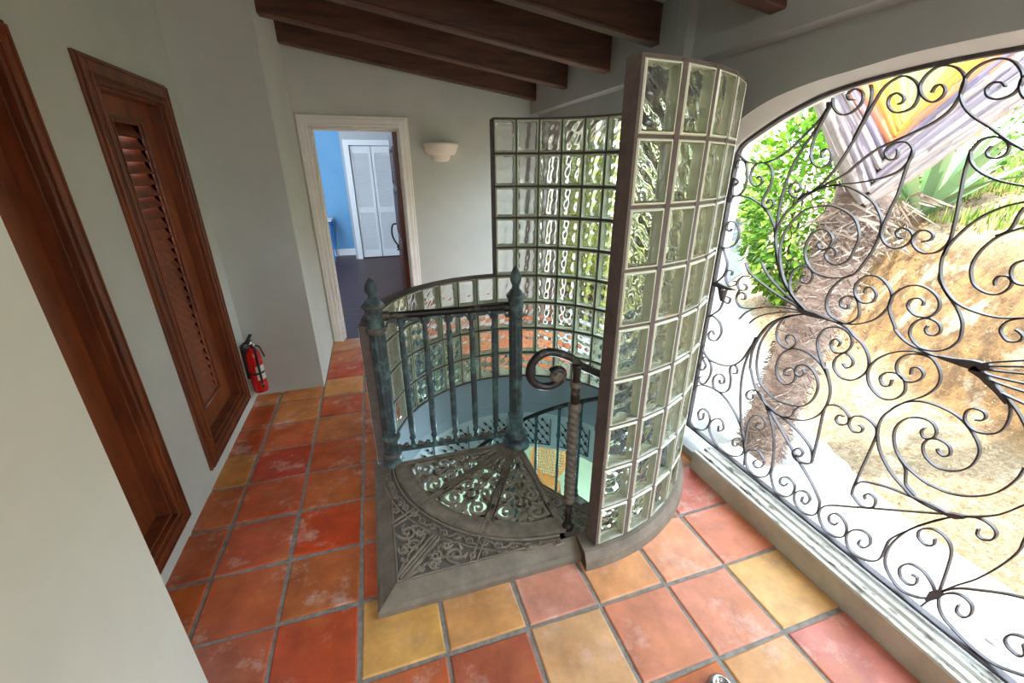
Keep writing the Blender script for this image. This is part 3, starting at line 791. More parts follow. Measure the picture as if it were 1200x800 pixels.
# handrail: volute, then a helix running down
HR = .70; Z_H0 = .935
def rail_z(a): return Z_H0 - (a-271)*RISE/30
hp = [(1.452,.340,.905),(1.468,.340,.918),(1.490,.340,.908),(1.494,.340,.884),(1.478,.341,.862),(1.440,.341,.850),(1.396,.341,.860),(1.364,.341,.892),(1.358,.342,.935),(1.382,.343,.976),(1.425,.344,.996),(1.475,.346,.985),(1.53,.348,.958)]
hp = spline(hp, 5)
hel = [(SP[0]+HR*cos(radians(a)), SP[1]+HR*sin(radians(a)), rail_z(a)) for a in range(274, 571, 4)]
b = MB(); pts = hp + hel
rs = [.022 if i < 4 else (.0165 if i < 20 else .0165) for i in range(len(hp))] + [.0165]*len(hel)
b.tube(pts, rs, 12)
rail = b.build('handrail', M['rail'], stair)
b = MB()
s1 = bmesh.new(); bmesh.ops.create_uvsphere(s1, u_segments=16, v_segments=10, radius=.029); 
b.add([(v.co.x+1.470, v.co.y*.8+.340, v.co.z+.893) for v in s1.verts], [tuple(v.index for v in f.verts) for f in s1.faces], 0, None, True); s1.free()
b.build('volute_eye', M['pale'], rail)
# twisted newel baluster
b = MB(); c = (1.56, .348)
b.lathe([(.026,.066),(.028,.078),(.024,.09),(.018,.10)], c, 20)
b.lathe([(.018,.10),(.014,.12),(.017,.22),(.017,.235)], c, 20, close=False)
tw = tag(b.build('twisted_baluster', M['rail'], stair), 'twisted rope baluster')
for pr_ in ([(.017,.225),(.028,.232),(.03,.245),(.022,.255)], [(.022,.715),(.029,.722),(.029,.738),(.018,.748)], [(.018,.822),(.025,.828),(.025,.842),(.017,.848)]):
    b = MB(); b.lathe(pr_, c, 20); b.build('ring', M['pale'], tw)
b = MB(); b.lathe([(.021,.25,0)] + [(.0235, (.25+.00325*i), .12) for i in range(1,144)] + [(.021,.72,0)], c, 32, flute=2, twist=205); b.build('rope_twist', M['pale'], tw)
b = MB(); b.lathe([(.017,.745),(.020,.76),(.020,.815),(.017,.825)], c, 16); b.lathe([(.017,.845),(.015,.87),(.018,.905),(.024,.925)], c, 16); b.build('neck', M['rail'], tw)
# slim balusters down the flight
b = MB()
def slim(r0=.0115):
    return [(r0*1.3,0),(r0*2,.012),(r0*1.2,.03),(r0*1.6,.05),(r0,.07),(r0*.95,.62),(r0*1.5,.635),(r0*1.5,.65),(r0,.665),(r0,.84),(r0*1.4,.86)]
b.lathe(slim(), (0,0), 12)
bp_ = b.build('baluster', M['teal'], None)
first = True
for k in range(NT*2-1):
    a = 270+15*(k+.9)
    tz = ZL-RISE*(int((a-270)//30)+1)
    top = rail_z(a)-.015
    o = bp_ if first else bp_.copy()
    if not first: COL.objects.link(o)
    first = False
    o.parent = stair; o.matrix_parent_inverse = Matrix.Translation(-stair.location)
    o.matrix_basis = Matrix.Translation((SP[0]+HR*cos(radians(a)), SP[1]+HR*sin(radians(a)), tz)) @ Matrix.Diagonal((1,1,(top-tz)/.86,1))
# guard railing between the corner post and the pole
g_ = bpy.data.objects.new('guard_railing', None); COL.objects.link(g_); g_.parent = stair
g_.matrix_parent_inverse = Matrix.Translation(-stair.location); g_.location = (.80,1.10,.05)
PC = (.802, 1.10)
def sub(b, name, m): 
    o = b.build(name, m); o.parent = g_; o.matrix_parent_inverse = Matrix.Translation(-Vector((.80,1.10,.05))); return o
b = MB()
b.lathe([(.058,.045),(.062,.055),(.062,.07),(.050,.10),(.046,.115),(.052,.125),(.052,.135),(.042,.145),(.043,.225),(.053,.235),(.055,.25),(.044,.26)], PC, 32)
b.lathe([(.040,.26),(.038,.28,0),(.038,.29,.09),(.038,.865,.09),(.038,.875,0),(.050,.882),(.052,.895),(.044,.905)], PC, N48, flute=10, close=False)
b.lathe([(.043,.905),(.044,1.0),(.054,1.008),(.054,1.02),(.045,1.032),(.034,1.045),(.018,1.056)], PC, 32)
sub(b, 'post', M['patina'])
for pr_ in ([(.042,.226),(.054,.234),(.056,.249),(.045,.258)], [(.040,.872),(.051,.881),(.053,.896),(.045,.904)], [(.044,1.003),(.055,1.009),(.055,1.019),(.046,1.03)], [(.050,.118),(.053,.124),(.053,.136),(.048,.142)]):
    b = MB(); b.lathe(pr_, PC, 32); sub(b, 'post_ring', M['pale'])
b = MB(); b.lathe([(.016,1.052),(.022,1.062),(.018,1.07),(.028,1.085),(.031,1.10),(.027,1.125),(.016,1.146),(.001,1.158)], PC, 20); sub(b, 'finial', M['patina'])
ux, uy = SP[0]-PC[0], SP[1]-PC[1]; ll = hypot(ux, uy); ux /= ll; uy /= ll
def G(t, z, o=0): return (PC[0]+ux*t-uy*o, PC[1]+uy*t+ux*o, z)
b = MB(); b.tube([G(.04,.958),G(.1,.958),G(ll-.04,.958)], .019, 12); b.tube([G(.035,.958),G(.07,.958)], .026, 12); b.tube([G(ll-.07,.958),G(ll-.035,.958)], .027, 12)
sub(b, 'top_rail', M['rail'])
nb = 5; sp_ = ll/(nb+1)
b = MB()
for i in range(nb+1):
    t0_, t1_ = sp_*i+.014, sp_*(i+1)-.014
    if i == 0: t0_ = .05
    if i == nb: t1_ = ll-.05
    b.ribbon(spline([(t0_,.900),(t0_+.012,.928),((t0_+t1_)/2,.936),(t1_-.012,.928),(t1_,.900)],4), .012, -.006, .006, lambda a,z,d: G(a,z,d))
    b.obox(G((t0_+t1_)/2,.934), (ux,uy,0), (-uy,ux,0), (0,0,1), .02, .008, .012)
sub(b, 'rail_brackets', M['patina'])
b = MB(); b.obox(G(ll/2,.150), (ux,uy,0), (-uy,ux,0), (0,0,1), ll/2-.04, .010, .011); sub(b, 'bottom_rail', M['patina'])
for i in range(nb+1):
    b = MB(); tm = sp_*(i+.5)
    for s_ in (-1, 1):
        b.ribbon([(tm+s_*p, q) for p, q in spiral(.024,.172,.017,.004,radians(-90),-1.25,18)], .006, -.006, .006, lambda a,z,d: G(a,z,d))
    b.obox(G(tm,.168), (ux,uy,0), (-uy,ux,0), (0,0,1), .016, .006, .006)
    sub(b, 'rail_scroll', M['pale'])
for i in range(1, nb+1):
    c3 = G(sp_*i, 0)
    b = MB(); b.lathe([(.020,.160),(.013,.172),(.012,.205),(.018,.212),(.018,.224),(.012,.232),(.017,.26),(.0175,.32),(.0155,.78),(.013,.835),(.017,.842),(.017,.852),(.012,.858),(.012,.90),(.018,.925),(.02,.942)], (c3[0],c3[1]), 14)
    sub(b, 'baluster', M['patina'])

# ------------------------------------------------------------------ the well and the room below
b = MB()
ringsolid(b, [(.812,-.25),(.812,-.162),(.90,-.162),(.90,-.25)], 0, 360, 90, mi=0)
struct(b.build('wall_stairwell', M['wellblue']))
b = MB(); ringsolid(b, [(.822,-.60),(.822,-.252),(.95,-.252),(.95,-.60)], 0, 360, 90); ringsolid(b, [(.812,-.262),(.812,-.25),(.83,-.25),(.83,-.262)], 0, 360, 90, mi=0)
struct(b.build('wall_stairwell_lower', M['wellwhite']))
LA = [(28,'leftmost'),]
LL = [(8,'black diamond lattice on the stairwell wall, rightmost, beside the tall glass edge'),(32,'black diamond lattice on the stairwell wall, between the right balusters'),
      (56,'black diamond lattice on the stairwell wall just right of the centre pole'),(82,'black diamond lattice on the stairwell wall just left of the centre pole'),
      (106,'black diamond lattice on the stairwell wall behind the middle of the guard railing'),(130,'black diamond lattice on the stairwell wall, leftmost, near the corner post')]
for a0, lab in LL:
    b = MB(); wd, z0, z1 = 18, -.56, -.30
    def W(a, z, d): r_ = .820-d; return (GC[0]+r_*cos(radians(a)), GC[1]+r_*sin(radians(a)), z)
    K = 6
    k2 = 57.3/.82
    for i in range(-3, 5):
        p0 = (a0+i*4.5, z0); p1 = (a0+i*4.5+ (z1-z0)*k2*.8, z1)
        # clip to the panel
        seg_ = []
        for q in range(21):
            a = p0[0]+(p1[0]-p0[0])*q/20; z = p0[1]+(p1[1]-p0[1])*q/20
            if a0 <= a <= a0+wd: seg_.append((a/k2, z))
        if len(seg_) > 2:
            b.ribbon(seg_, .004, .002, .008, lambda a, z, d: W(a*k2, z, d))
            for q in range(2, len(seg_)-1, 4):
                a, z = seg_[q]; e = .012
                b.prism([(a-e,z),(a,z-e),(a+e,z),(a,z+e)], .0, .014, 0, lambda a, z, d: W(a*k2, z, d))
    for pl in ([(a0/k2,z0),(a0/k2,z1)], [((a0+i*3)/k2, z0) for i in range(7)]):
        b.ribbon(pl, .004, .0, .008, lambda a, z, d: W(a*k2, z, d))
    tag(b.build('iron_lattice', M['black']), lab, 'lattice', 'lattices on the stairwell wall')
b = MB(); b.box(-.6, 5.2, -1.5, 6.2, -2.8, -2.7); struct(b.build('floor_lower', M['lowfloor']))
b = MB(); b.box(-.6, 5.2, 6.1, 6.2, -2.7, -.6); struct(b.build('wall_lower_end', M['lowfloor']))
b = MB(); b.box(-.7, -.6, -1.5, 6.2, -2.7, -.3); struct(b.build('wall_lower_left', M['lowfloor']))
b = MB(); b.box(5.1, 5.2, -1.5, 6.2, -2.7, -.6); struct(b.build('wall_lower_right', M['lowfloor']))
b = MB(); b.box(-.6, 5.2, -1.6, -1.5, -2.7, -.6); struct(b.build('wall_lower_front', M['lowfloor']))
b = MB(); b.box(-.6, 5.15, -1.55, 6.15, -.60, -.50)
lc = struct(b.build('ceiling_lower', M['wellwhite'])); cut(lc, arc(GC, .94, 0, 354, 59), -.7, -.4)
# wicker armchair
wx, wy = 2.62, 3.22
r = empty('wicker_chair', (wx, wy, -2.7), 'round backed golden wicker chair in the room below the stairs', 'chair')
fwd = Vector((-.62,-.78,0)).normalized(); sd = Vector((fwd.y,-fwd.x,0))
def CH(a, d, z): v = Vector((wx,wy,-2.7))+(sd*a+fwd*d)*.8; return (v.x, v.y, v.z+z*.82)
b = MB(); 
ov = [(.30*cos(2*pi*i/28), .78+.36*sin(2*pi*i/28)) for i in range(28)]
b.ribbon(ov, .045, -.02, .02, lambda a,z,d: CH(a,-.24-.18*(z-.5)+d,z), closed=True); b.build('back_rim', M['wicker'], r)
b = MB()
for i in range(-6, 7):
    a = i*.043; h = .36*sqrt(max(0,1-(a/.30)**2))
    b.tube([CH(a,-.24-.18*(.28+.78-.56-h*.0)+.0 if False else -.24-.18*(.78-h-.5),.78-h), CH(a,-.24-.18*(.78+h-.5),.78+h)], .007, 5)
for i in range(-6, 7):
    z = .78+i*.05; w_ = .30*sqrt(max(0,1-((z-.78)/.36)**2))
    b.tube([CH(-w_,-.24-.18*(z-.5),z), CH(w_,-.24-.18*(z-.5),z)], .007, 5)
b.build('back_weave', M['wicker'], r)
b = MB(); b.prism([(.30*cos(2*pi*i/24), .28*sin(2*pi*i/24)) for i in range(24)], .40, .45, 0, lambda a,d,z: CH(a,d,z)); b.build('seat', M['wicker'], r)
for sx, sy in ((-1,1),(1,1),(-1,-1),(1,-1)):
    b = MB(); b.tube([CH(.22*sx,.2*sy,.41), CH(.26*sx,.25*sy,0)], .02, 8); b.build('leg', M['wicker'], r)

# ------------------------------------------------------------------ wrought iron window grille
SCROLL = [
[(861,1728),(814,1705),(744,1670),(638,1665),(551,1698),(476,1763),(417,1821),(388,1879)],
[(797,1641),(814,1657),(797,1678),(758,1670),(733,1620),(727,1562),(752,1520),(792,1512),(827,1539),(837,1579),(806,1595),(780,1579),(797,1560)],
[(668,1596),(655,1607),(632,1587),(653,1563),(690,1571),(710,1611),(695,1653),(650,1665),(603,1644),(583,1604),(590,1553),(608,1510),(599,1478),(567,1468),(546,1486),(556,1506),(577,1507),(582,1491)],
[(857,1480),(791,1508),(717,1514),(641,1494),(568,1452),(518,1395),(495,1341),(465,1268),(431,1206),(374,1140),(306,1090),(252,1062)],
[(388,1879),(413,1806),(457,1730),(494,1648),(510,1552),(510,1452),(497,1350),(478,1295),(453,1241)],
[(382,1877),(401,1827),(420,1768),(423,1705),(404,1664),(366,1644),(334,1659),(330,1690),(354,1712),(374,1703),(365,1679)],
[(409,1527),(346,1575),(296,1647),(263,1729),(260,1747),(247,1792),(237,1846),(240,1887),(252,1916)],
[(258,1739),(241,1798),(220,1864),(204,1901),(176,1922),(145,1926),(106,1902),(88,1872),(89,1835),(112,1819),(145,1819),(172,1842),(176,1868),(156,1878),(130,1862),(130,1847),(141,1843)],
[(409,1527),(449,1524),(479,1549),(475,1578),(445,1582),(430,1564),(440,1546),(452,1555)],
[(409,1527),(343,1563),(277,1582),(213,1589),(155,1600),(102,1616),(66,1640),(50,1673),(52,1699),(75,1721),(105,1723),(131,1709),(135,1689),(115,1669),(96,1673),(95,1691),(99,1701)],
[(409,1527),(336,1572),(255,1621),(230,1647),(177,1697),(122,1726),(71,1749),(19,1776),(-16,1809),(-29,1850),(-29,1884),(-12,1911),(18,1931),(53,1937),(80,1921),(91,1891),(74,1858),(41,1837),(19,1848),(16,1868),(31,1884),(46,1881),(51,1864)],
[(-226,1687),(-187,1710),(-132,1750),(-79,1785),(-44,1820),(-27,1856),(-29,1898),(-52,1921),(-87,1930),(-123,1918),(-153,1887),(-162,1858),(-153,1834),(-127,1824),(-100,1833),(-88,1853),(-96,1868),(-117,1867),(-130,1855)],
[(-182,1882),(-163,1875),(-159,1861),(-166,1839),(-182,1819),(-205,1811)],
[(-105,1688),(-119,1717),(-145,1726),(-170,1719),(-188,1702),(-190,1680),(-173,1668),(-153,1672),(-144,1687),(-150,1702)],
[(-105,1688),(-117,1658),(-146,1631),(-187,1611),(-228,1600),(-256,1595),(-280,1589)],
[(-105,1688),(-109,1634),(-120,1560),(-128,1510),(-137,1432),(-137,1378)],
[(-289,1561),(-270,1554),(-230,1537),(-188,1503),(-157,1455),(-136,1398),(-139,1344),(-161,1292),(-207,1247),(-262,1229),(-323,1228),(-373,1244),(-393,1251)],
[(-312,1494),(-292,1487),(-262,1469),(-237,1444),(-217,1399),(-215,1353),(-235,1310),(-267,1292),(-297,1293),(-314,1314),(-315,1336),(-302,1349),(-284,1345),(-279,1331),(-284,1317)],
[(-240,1457),(-256,1467),(-266,1484),(-269,1517),(-274,1541)],
[(-341,1406),(-321,1400),(-304,1384),(-305,1359),(-320,1337),(-340,1332),(-364,1338)],
[(-393,1251),(-373,1244),(-343,1224),(-336,1198),(-344,1182),(-362,1168),(-383,1175),(-387,1190),(-379,1200),(-366,1206)],
[(52,1699),(54,1633),(54,1558),(61,1515),(68,1448),(61,1411),(35,1385),(2,1379),(-26,1398),(-34,1424),(-18,1444),(7,1449),(20,1435),(10,1418),(-7,1415)],
[(-65,1413),(-85,1421),(-88,1439),(-66,1450),(-44,1444),(-35,1417),(-51,1391),(-83,1377),(-116,1388),(-132,1411),(-137,1432)],
[(-145,1324),(-149,1303),(-178,1268),(-218,1229),(-246,1188),(-256,1148),(-255,1125),(-239,1093),(-210,1073),(-168,1068),(-131,1093),(-121,1125),(-134,1157),(-160,1172),(-190,1165),(-203,1143),(-194,1123),(-173,1121),(-162,1136),(-166,1149)],
[(252,1062),(331,1102),(403,1163),(456,1240),(495,1341),(495,1398),(473,1456),(409,1527)],
[(264,1068),(359,1124),(416,1190),(455,1279),(461,1355),(439,1413),(393,1471),(341,1493),(280,1502),(224,1490),(176,1465),(150,1430),(137,1393),(142,1351),(153,1307),(189,1283),(227,1290),(248,1316),(233,1343),(207,1336),(206,1315)],
[(285,1364),(290,1349),(271,1331),(242,1341),(235,1378),(260,1404),(298,1408),(332,1377),(340,1318),(316,1268),(266,1233),(200,1228),(143,1244),(115,1262),(96,1303),(73,1379),(75,1455),(104,1504),(144,1538),(206,1567),(259,1578),(335,1568),(409,1527)],
[(252,1062),(304,1081),(354,1126),(376,1179),(365,1225),(331,1251),(288,1241),(275,1212),(286,1183),(317,1184),(323,1204),(305,1215)],
[(252,1062),(382,1088),(511,1126),(599,1164),(634,1205)],
[(252,1062),(364,1103),(457,1150),(509,1189),(540,1224)],
[(252,1062),(371,1050),(482,1017),(561,970),(601,917)],
[(252,1062),(355,1033),(450,992),(504,955),(534,917)],
[(873,685),(819,652),(733,621),(608,644),(535,708),(492,810),(434,934),(369,999),(251,1058)],
[(251,1060),(377,986),(441,865),(445,760),(423,687),(380,637),(297,609),(208,624),(152,656),(123,716),(125,778),(159,824),(202,834),(234,815),(236,782),(211,772),(194,796),(206,810)],
[(251,1060),(379,994),(449,896),(480,792),(474,699),(467,690),(420,616),(347,563),(267,543),(203,566),(191,605),(170,644)],
[(479,862),(507,709),(503,586),(471,448),(432,339),(389,258),(371,160)],
[(251,1060),(348,1006),(377,944),(355,887),(299,872),(270,905),(279,938),(312,938),(319,912),(301,898)],
[(256,756),(282,749),(284,775),(251,796),(230,768),(237,727),(275,702),(317,726),(333,775),(323,835),(279,880),(219,894),(154,877),(105,839),(72,784),(64,717),(80,654),(124,597),(190,560),(255,544),(326,557)],
[(252,1062),(188,1059),(124,1060),(77,1051),(46,1031),(3,1007),(-28,966),(-37,916),(-4,862),(44,849),(84,878),(86,918),(59,952),(28,942),(19,916),(36,896),(54,908)],
[(57,1201),(59,1221),(38,1228),(18,1207),(23,1177),(54,1165),(89,1188),(97,1228),(69,1266),(25,1270),(-17,1241),(-35,1206),(-30,1164),(-1,1113),(59,1075),(113,1068),(161,1082),(188,1124),(185,1180),(156,1231),(119,1261)],
[(124,1062),(83,1071),(55,1103),(58,1137),(79,1174),(98,1177),(118,1173),(135,1153),(128,1129),(101,1126),(103,1145)],
[(-131,1209),(-129,1223),(-114,1230),(-92,1218),(-92,1191),(-123,1170),(-159,1177),(-176,1209),(-165,1243),(-131,1266),(-92,1270),(-58,1251),(-35,1214),(-39,1167),(-74,1113),(-81,1099),(-121,1073),(-170,1061),(-209,1057),(-255,1061),(-305,1064),(-352,1079)],
[(-157,819),(-186,862),(-230,912),(-252,961),(-246,1006),(-214,1043),(-175,1046),(-135,1025),(-120,989),(-134,953),(-169,937),(-197,954),(-205,982),(-187,999),(-168,990),(-171,966)],
[(-209,1057),(-143,1045),(-90,1014),(-52,968),(-40,917),(-64,865),(-114,840),(-153,857),(-172,898),(-159,939),(-131,951),(-99,939),(-86,912),(-103,889),(-123,896),(-124,923)],
[(92,967),(89,989),(113,993),(122,964),(97,939),(58,957),(45,999),(69,1036),(118,1043),(165,1015),(179,956),(151,898),(111,846),(110,857),(79,801)],
[(52,415),(59,547),(69,682),(50,717),(8,728),(-28,709),(-34,677),(-9,656),(13,668),(7,693),(-12,697)],
[(49,417),(77,393),(118,383),(144,407),(124,445),(101,438),(106,410),(125,406)],
[(50,428),(68,473),(108,503),(194,534),(330,548)],
[(340,561),(309,518),(265,447),(237,366),(218,251),(214,214),(173,155),(115,167),(88,214),(94,259),(132,269),(162,242),(160,212),(135,216),(126,240)],
[(340,561),(240,488),(107,385),(27,327),(-25,274),(-34,252),(-39,214)],
[(349,562),(383,599),(433,587),(458,553),(442,529),(416,546),(418,570)],
[(395,254),(401,346),(405,416),(376,472),(331,480),(310,449),(326,413),(354,415),(354,441),(339,444)],
[(219,276),(235,197),(290,151),(350,163),(377,212),(362,264),(314,292),(269,264),(275,220),(303,199),(323,211),(308,243)],
[(862,389),(828,414),(762,448),(662,471),(576,455),(485,400),(432,339),(389,258)],
[(588,274),(580,242),(551,276),(574,318),(620,301),(654,239),(626,183),(548,147),(454,160),(399,210),(393,263)],
[(713,285),(710,249),(736,226),(754,261),(724,308),(673,302),(655,246),(688,180),(757,151),(820,167)],
[(392,257),(411,285),(441,289),(471,257),(468,225),(443,235),(441,257)],
[(812,565),(811,538),(780,538),(766,576),(797,609),(765,627),(725,590),(720,532),(748,465),(781,452),(801,475),(778,499)],
[(646,540),(639,524),(613,537),(622,572),(662,570),(692,524),(671,473),(614,476),(573,517),(573,577),(593,632),(576,665),(549,659),(544,629),(569,620)],
[(42,231),(40,205),(19,207),(10,244),(30,264),(59,251),(80,215),(64,170),(15,157),(-29,188),(-40,239)],
[(-124,235),(-116,213),(-93,209),(-85,236),(-105,267),(-138,265),(-161,234),(-160,191),(-131,161),(-84,157),(-47,196),(-45,238),(-72,282),(-157,350),(-211,393),(-309,469),(-415,553)],
[(-218,233),(-217,208),(-238,209),(-252,245),(-238,277),(-206,273),(-177,240),(-170,195),(-192,158),(-233,154),(-276,178),(-299,221),(-300,307),(-315,355),(-337,401),(-367,458),(-423,549)],
[(-73,694),(-89,691),(-87,668),(-61,658),(-38,679),(-44,714),(-75,735),(-113,731),(-138,703),(-139,630),(-131,424),(-145,391),(-184,376),(-216,405),(-213,440),(-191,447),(-176,429),(-182,413)],
[(-130,428),(-144,467),(-174,490),(-236,517),(-296,533),(-358,548),(-414,554)],
[(-318,754),(-324,743),(-341,739),(-353,755),(-342,781),(-313,787),(-287,772),(-280,738),(-298,706),(-338,690),(-380,707),(-408,744),(-415,791),(-406,826),(-375,862),(-334,889),(-278,897),(-225,887),(-181,855),(-155,813),(-137,765),(-139,709),(-167,640),(-223,582),(-279,550),(-312,537),(-367,539),(-415,553),(-460,586),(-512,641),(-549,715),(-565,754)],
[(-267,805),(-260,787),(-272,769),(-292,776),(-299,804),(-281,831),(-249,833),(-210,809),(-189,764),(-193,716),(-219,667),(-264,634),(-316,618),(-349,617),(-398,627),(-449,660),(-489,711),(-510,776),(-513,825)],
[(-231,652),(-260,626),(-273,583),(-283,565),(-317,547)],
[(-421,555),(-444,571),(-476,596),(-507,599),(-528,583),(-528,555),(-511,538),(-494,542),(-491,564)],
[(-315,1065),(-348,1092),(-431,1137)],
[(-315,1065),(-351,1081),(-437,1118)],
[(-315,1065),(-355,1069),(-445,1096)],
[(-315,1065),(-360,1053),(-455,1066)],
[(-315,1065),(-365,1040),(-463,1040)],
[(-315,1065),(-371,1020),(-476,1003)],
[(-305,1064),(-340,1051),(-392,1018),(-427,986),(-439,934),(-432,895),(-409,874),(-379,868),(-351,887),(-345,915),(-357,935),(-381,937),(-391,924),(-387,909),(-373,902)],
[(-305,1064),(-340,1051),(-404,1010),(-443,980),(-472,947),(-490,922)],
[(-411,437),(-415,412),(-397,394),(-370,405),(-368,437),(-397,468),(-435,466),(-460,433),(-471,367),(-481,253)],
[(-399,247),(-415,250),(-419,222),(-401,200),(-373,207),(-362,241),(-380,281),(-417,292),(-451,274),(-474,245)],
[(-478,250),(-464,208),(-434,174),(-388,157),(-340,182),(-313,226),(-311,305),(-338,403),(-383,490),(-433,561)],
[(-478,250),(-509,326),(-541,396),(-569,485),(-585,563),(-583,613),(-582,672)],
[(-478,250),(-512,315),(-563,369),(-611,413),(-643,436),(-666,455)],
[(-535,266),(-537,237),(-557,232),(-568,260),(-561,294),(-537,305),(-510,290),(-489,251),(-492,216),(-515,181),(-562,161),(-621,150),(-671,158),(-723,194)],
[(-478,250),(-469,205),(-459,159)],
[(-687,290),(-700,262),(-691,242),(-666,246),(-654,264),(-659,294),(-683,314),(-712,316)],
[(761,1354),(776,1338),(799,1356),(788,1385),(745,1384),(710,1341),(720,1286),(770,1254),(823,1254)],
[(832,1258),(777,1222),(749,1171),(757,1112),(807,1059)],
[(707,1123),(706,1146),(741,1139),(743,1104),(708,1066),(667,1082),(662,1100),(686,1097)],
[(593,1144),(632,1135),(658,1101),(639,1066),(601,1071),(598,1094),(620,1099)],
[(638,1061),(646,1013),(613,983),(565,986),(481,1015)],
[(644,1031),(624,1053),(596,1050),(592,1026),(614,1023)],
[(719,1052),(727,991),(742,926),(818,864)],
[(738,1035),(734,989),(692,974),(684,1003),(708,1008)],
[(834,859),(778,874),(720,852),(699,804),(723,750),(770,738),(788,764),(766,792),(745,774)],
[(839,1055),(727,1055),(661,1055)],
[(385,1893),(371,1857),(333,1830),(294,1835),(268,1863),(274,1894),(306,1912),(329,1899),(320,1880),(299,1875)]]
GX = 2.605
gr = empty('window_grille', (GX, -.04, .128), 'wrought iron scrollwork grille filling the big arched opening', 'window grille', None, 'thing')
gf = lambda y, z, d: (GX+d, y, z)
b = MB(); e_ = [(2*AY-y if False else y, z) for y, z in AI]
in_ = [(y+(-.006 if y > AY else .006), z-.004) for y, z in AI]; in_[0] = (in_[0][0], .135); in_[-1] = (in_[-1][0], .135)
b.ribbon(in_, .016, -.012, .012, gf); b.ribbon([(in_[0][0],.138),(in_[-1][0],.138)], .012, -.014, .014, gf)
b.build('border_bar', M['grille'], gr)
mir = MB()
for k, st in enumerate(SCROLL):
    pl = [(y/1000, z/1000) for y, z in st]
    pl = [(max(min(y, .805), -.885), max(z, .136)) for y, z in pl]
    if 28 <= k <= 31 or 68 <= k <= 73: w = None
    sp_l = spline(pl, 5)
    w = .0048
    b = MB(); b.ribbon(sp_l, w, -.007, .007, gf)
    b.build('scroll', M['grille'], gr)
    if max(p[1] for p in []) if False else (min(y for y, z in pl) > .60):
        mir.ribbon([(2*AY-y, z) for y, z in sp_l], w, -.008, .008, gf)
tag(mir.build('scroll_mass', M['grille'], gr), kind='stuff')
def leafbud(pts, ws, nm='cast_leaf'):
    b = MB(); b.ribbon([(y/1000, z/1000) for y, z in pts], ws, -.010, .010, gf); b.build(nm, M['grille'], gr)
leafbud([(305, 1070), (266, 1060), (221, 1062), (164, 1062)], [0.008, 0.024, 0.02, 0.007])
leafbud([(-224, 1059), (-264, 1062), (-311, 1068), (-332, 1070), (-354, 1079)], [0.008, 0.016, 0.03, 0.03, 0.01])
leafbud([(-314, 1060), (-345, 1045), (-390, 1016), (-421, 989)], [0.026, 0.018, 0.014, 0.008])
leafbud([(-465, 195), (-474, 236), (-484, 268)], [0.008, 0.026, 0.01])
leafbud([(844, 1053), (771, 1052), (687, 1052)], [0.02, 0.024, 0.01])
leafbud([(765, 1045), (747, 1002), (736, 975)], [0.022, 0.018, 0.008])
leafbud([(424, 1513), (412, 1528), (381, 1551)], [0.007, 0.018, 0.007])
leafbud([(-406, 548), (-431, 560), (-453, 576)], [0.008, 0.018, 0.008])
leafbud([(393, 1864), (392, 1880)], [0.01, 0.018])

# ------------------------------------------------------------------ outside
EDGE = [(30,26),(14,12),(8.26,6.13),(5.6,3.16),(4.0,1.03),(3.7,.24),(3.63,-.42),(3.63,-8)]
def pedge(x, y):
    best = 1e9; side = 1
    for (ax_, ay_), (bx_, by_) in zip(EDGE, EDGE[1:]):
        dx_, dy_ = bx_-ax_, by_-ay_; t = max(0, min(1, ((x-ax_)*dx_+(y-ay_)*dy_)/(dx_*dx_+dy_*dy_)))
        d = hypot(x-ax_-dx_*t, y-ay_-dy_*t)
        if d < best:
            best = d; side = 1 if dx_*(y-ay_)-dy_*(x-ax_) > 0 else -1
    return best*side
PROF = [(0,-.30),(.12,-.25),(.5,-.12),(.75,.0),(.95,.5),(1.15,.95),(1.4,1.15),(2,1.32),(4,2.0),(8,3.9),(16,8),(40,18)]
def interp(d):
    for (a, za), (b_, zb_) in zip(PROF, PROF[1:]):
        if d <= b_: return za+(zb_-za)*(d-a)/(b_-a)
    return PROF[-1][1]
def ground(x, y):
    d = pedge(x, y)
    if d <= 0: return -.32
    n = noise.fractal(Vector((x*1.3,y*1.3,0)), .8, 2.1, 4)*.06 + noise.noise(Vector((x*5,y*5,3)))*.025
    if .8 < d < 2.0: n += noise.noise(Vector((x*2.4,y*2.4,9)))*.14 + abs(noise.noise(Vector((x*6,y*6,4))))*.12
    k = 1 if y < 3 else max(.25, 1-(y-3)*.3)
    return -.3+(interp(d)+.3)*k + n*min(1, d*4)
b = MB(); nu = 170
us = [3.0*(1.021**i-1)+3.5 for i in range(nu+1)]; vs_ = [-8,-6,-5,-4,-3.3,-2.7]+[-2.2+.065*j for j in range(112)]+[5.1+.12*(1.07**j-1)/.07 for j in range(1, 42)]; nv = len(vs_)-1
b.add([(x,y,ground(x,y)) for y in vs_ for x in us], [(j*(nu+1)+i,j*(nu+1)+i+1,(j+1)*(nu+1)+i+1,(j+1)*(nu+1)+i) for j in range(nv) for i in range(nu)], 0, None, True)
struct(b.build('ground_hillside', M['soil']))
b = MB(); b.prism([(2.70,-8),(3.9,-8),(3.9,-.5),(4.0,.24),(4.3,1.03),(5.9,3.1),(6.2,4.6),(4.4,4.6),(2.70,3.8)], -.5, -.3); struct(b.build('ground_path', M['path']))
b = MB(); b.prism([(2.7,3.7),(4.4,4.55),(6.2,4.55),(8.6,6.1),(14.3,12),(34,29),(28,40),(2.7,16)], -.5, -.305); struct(b.build('ground_road', M['road']))

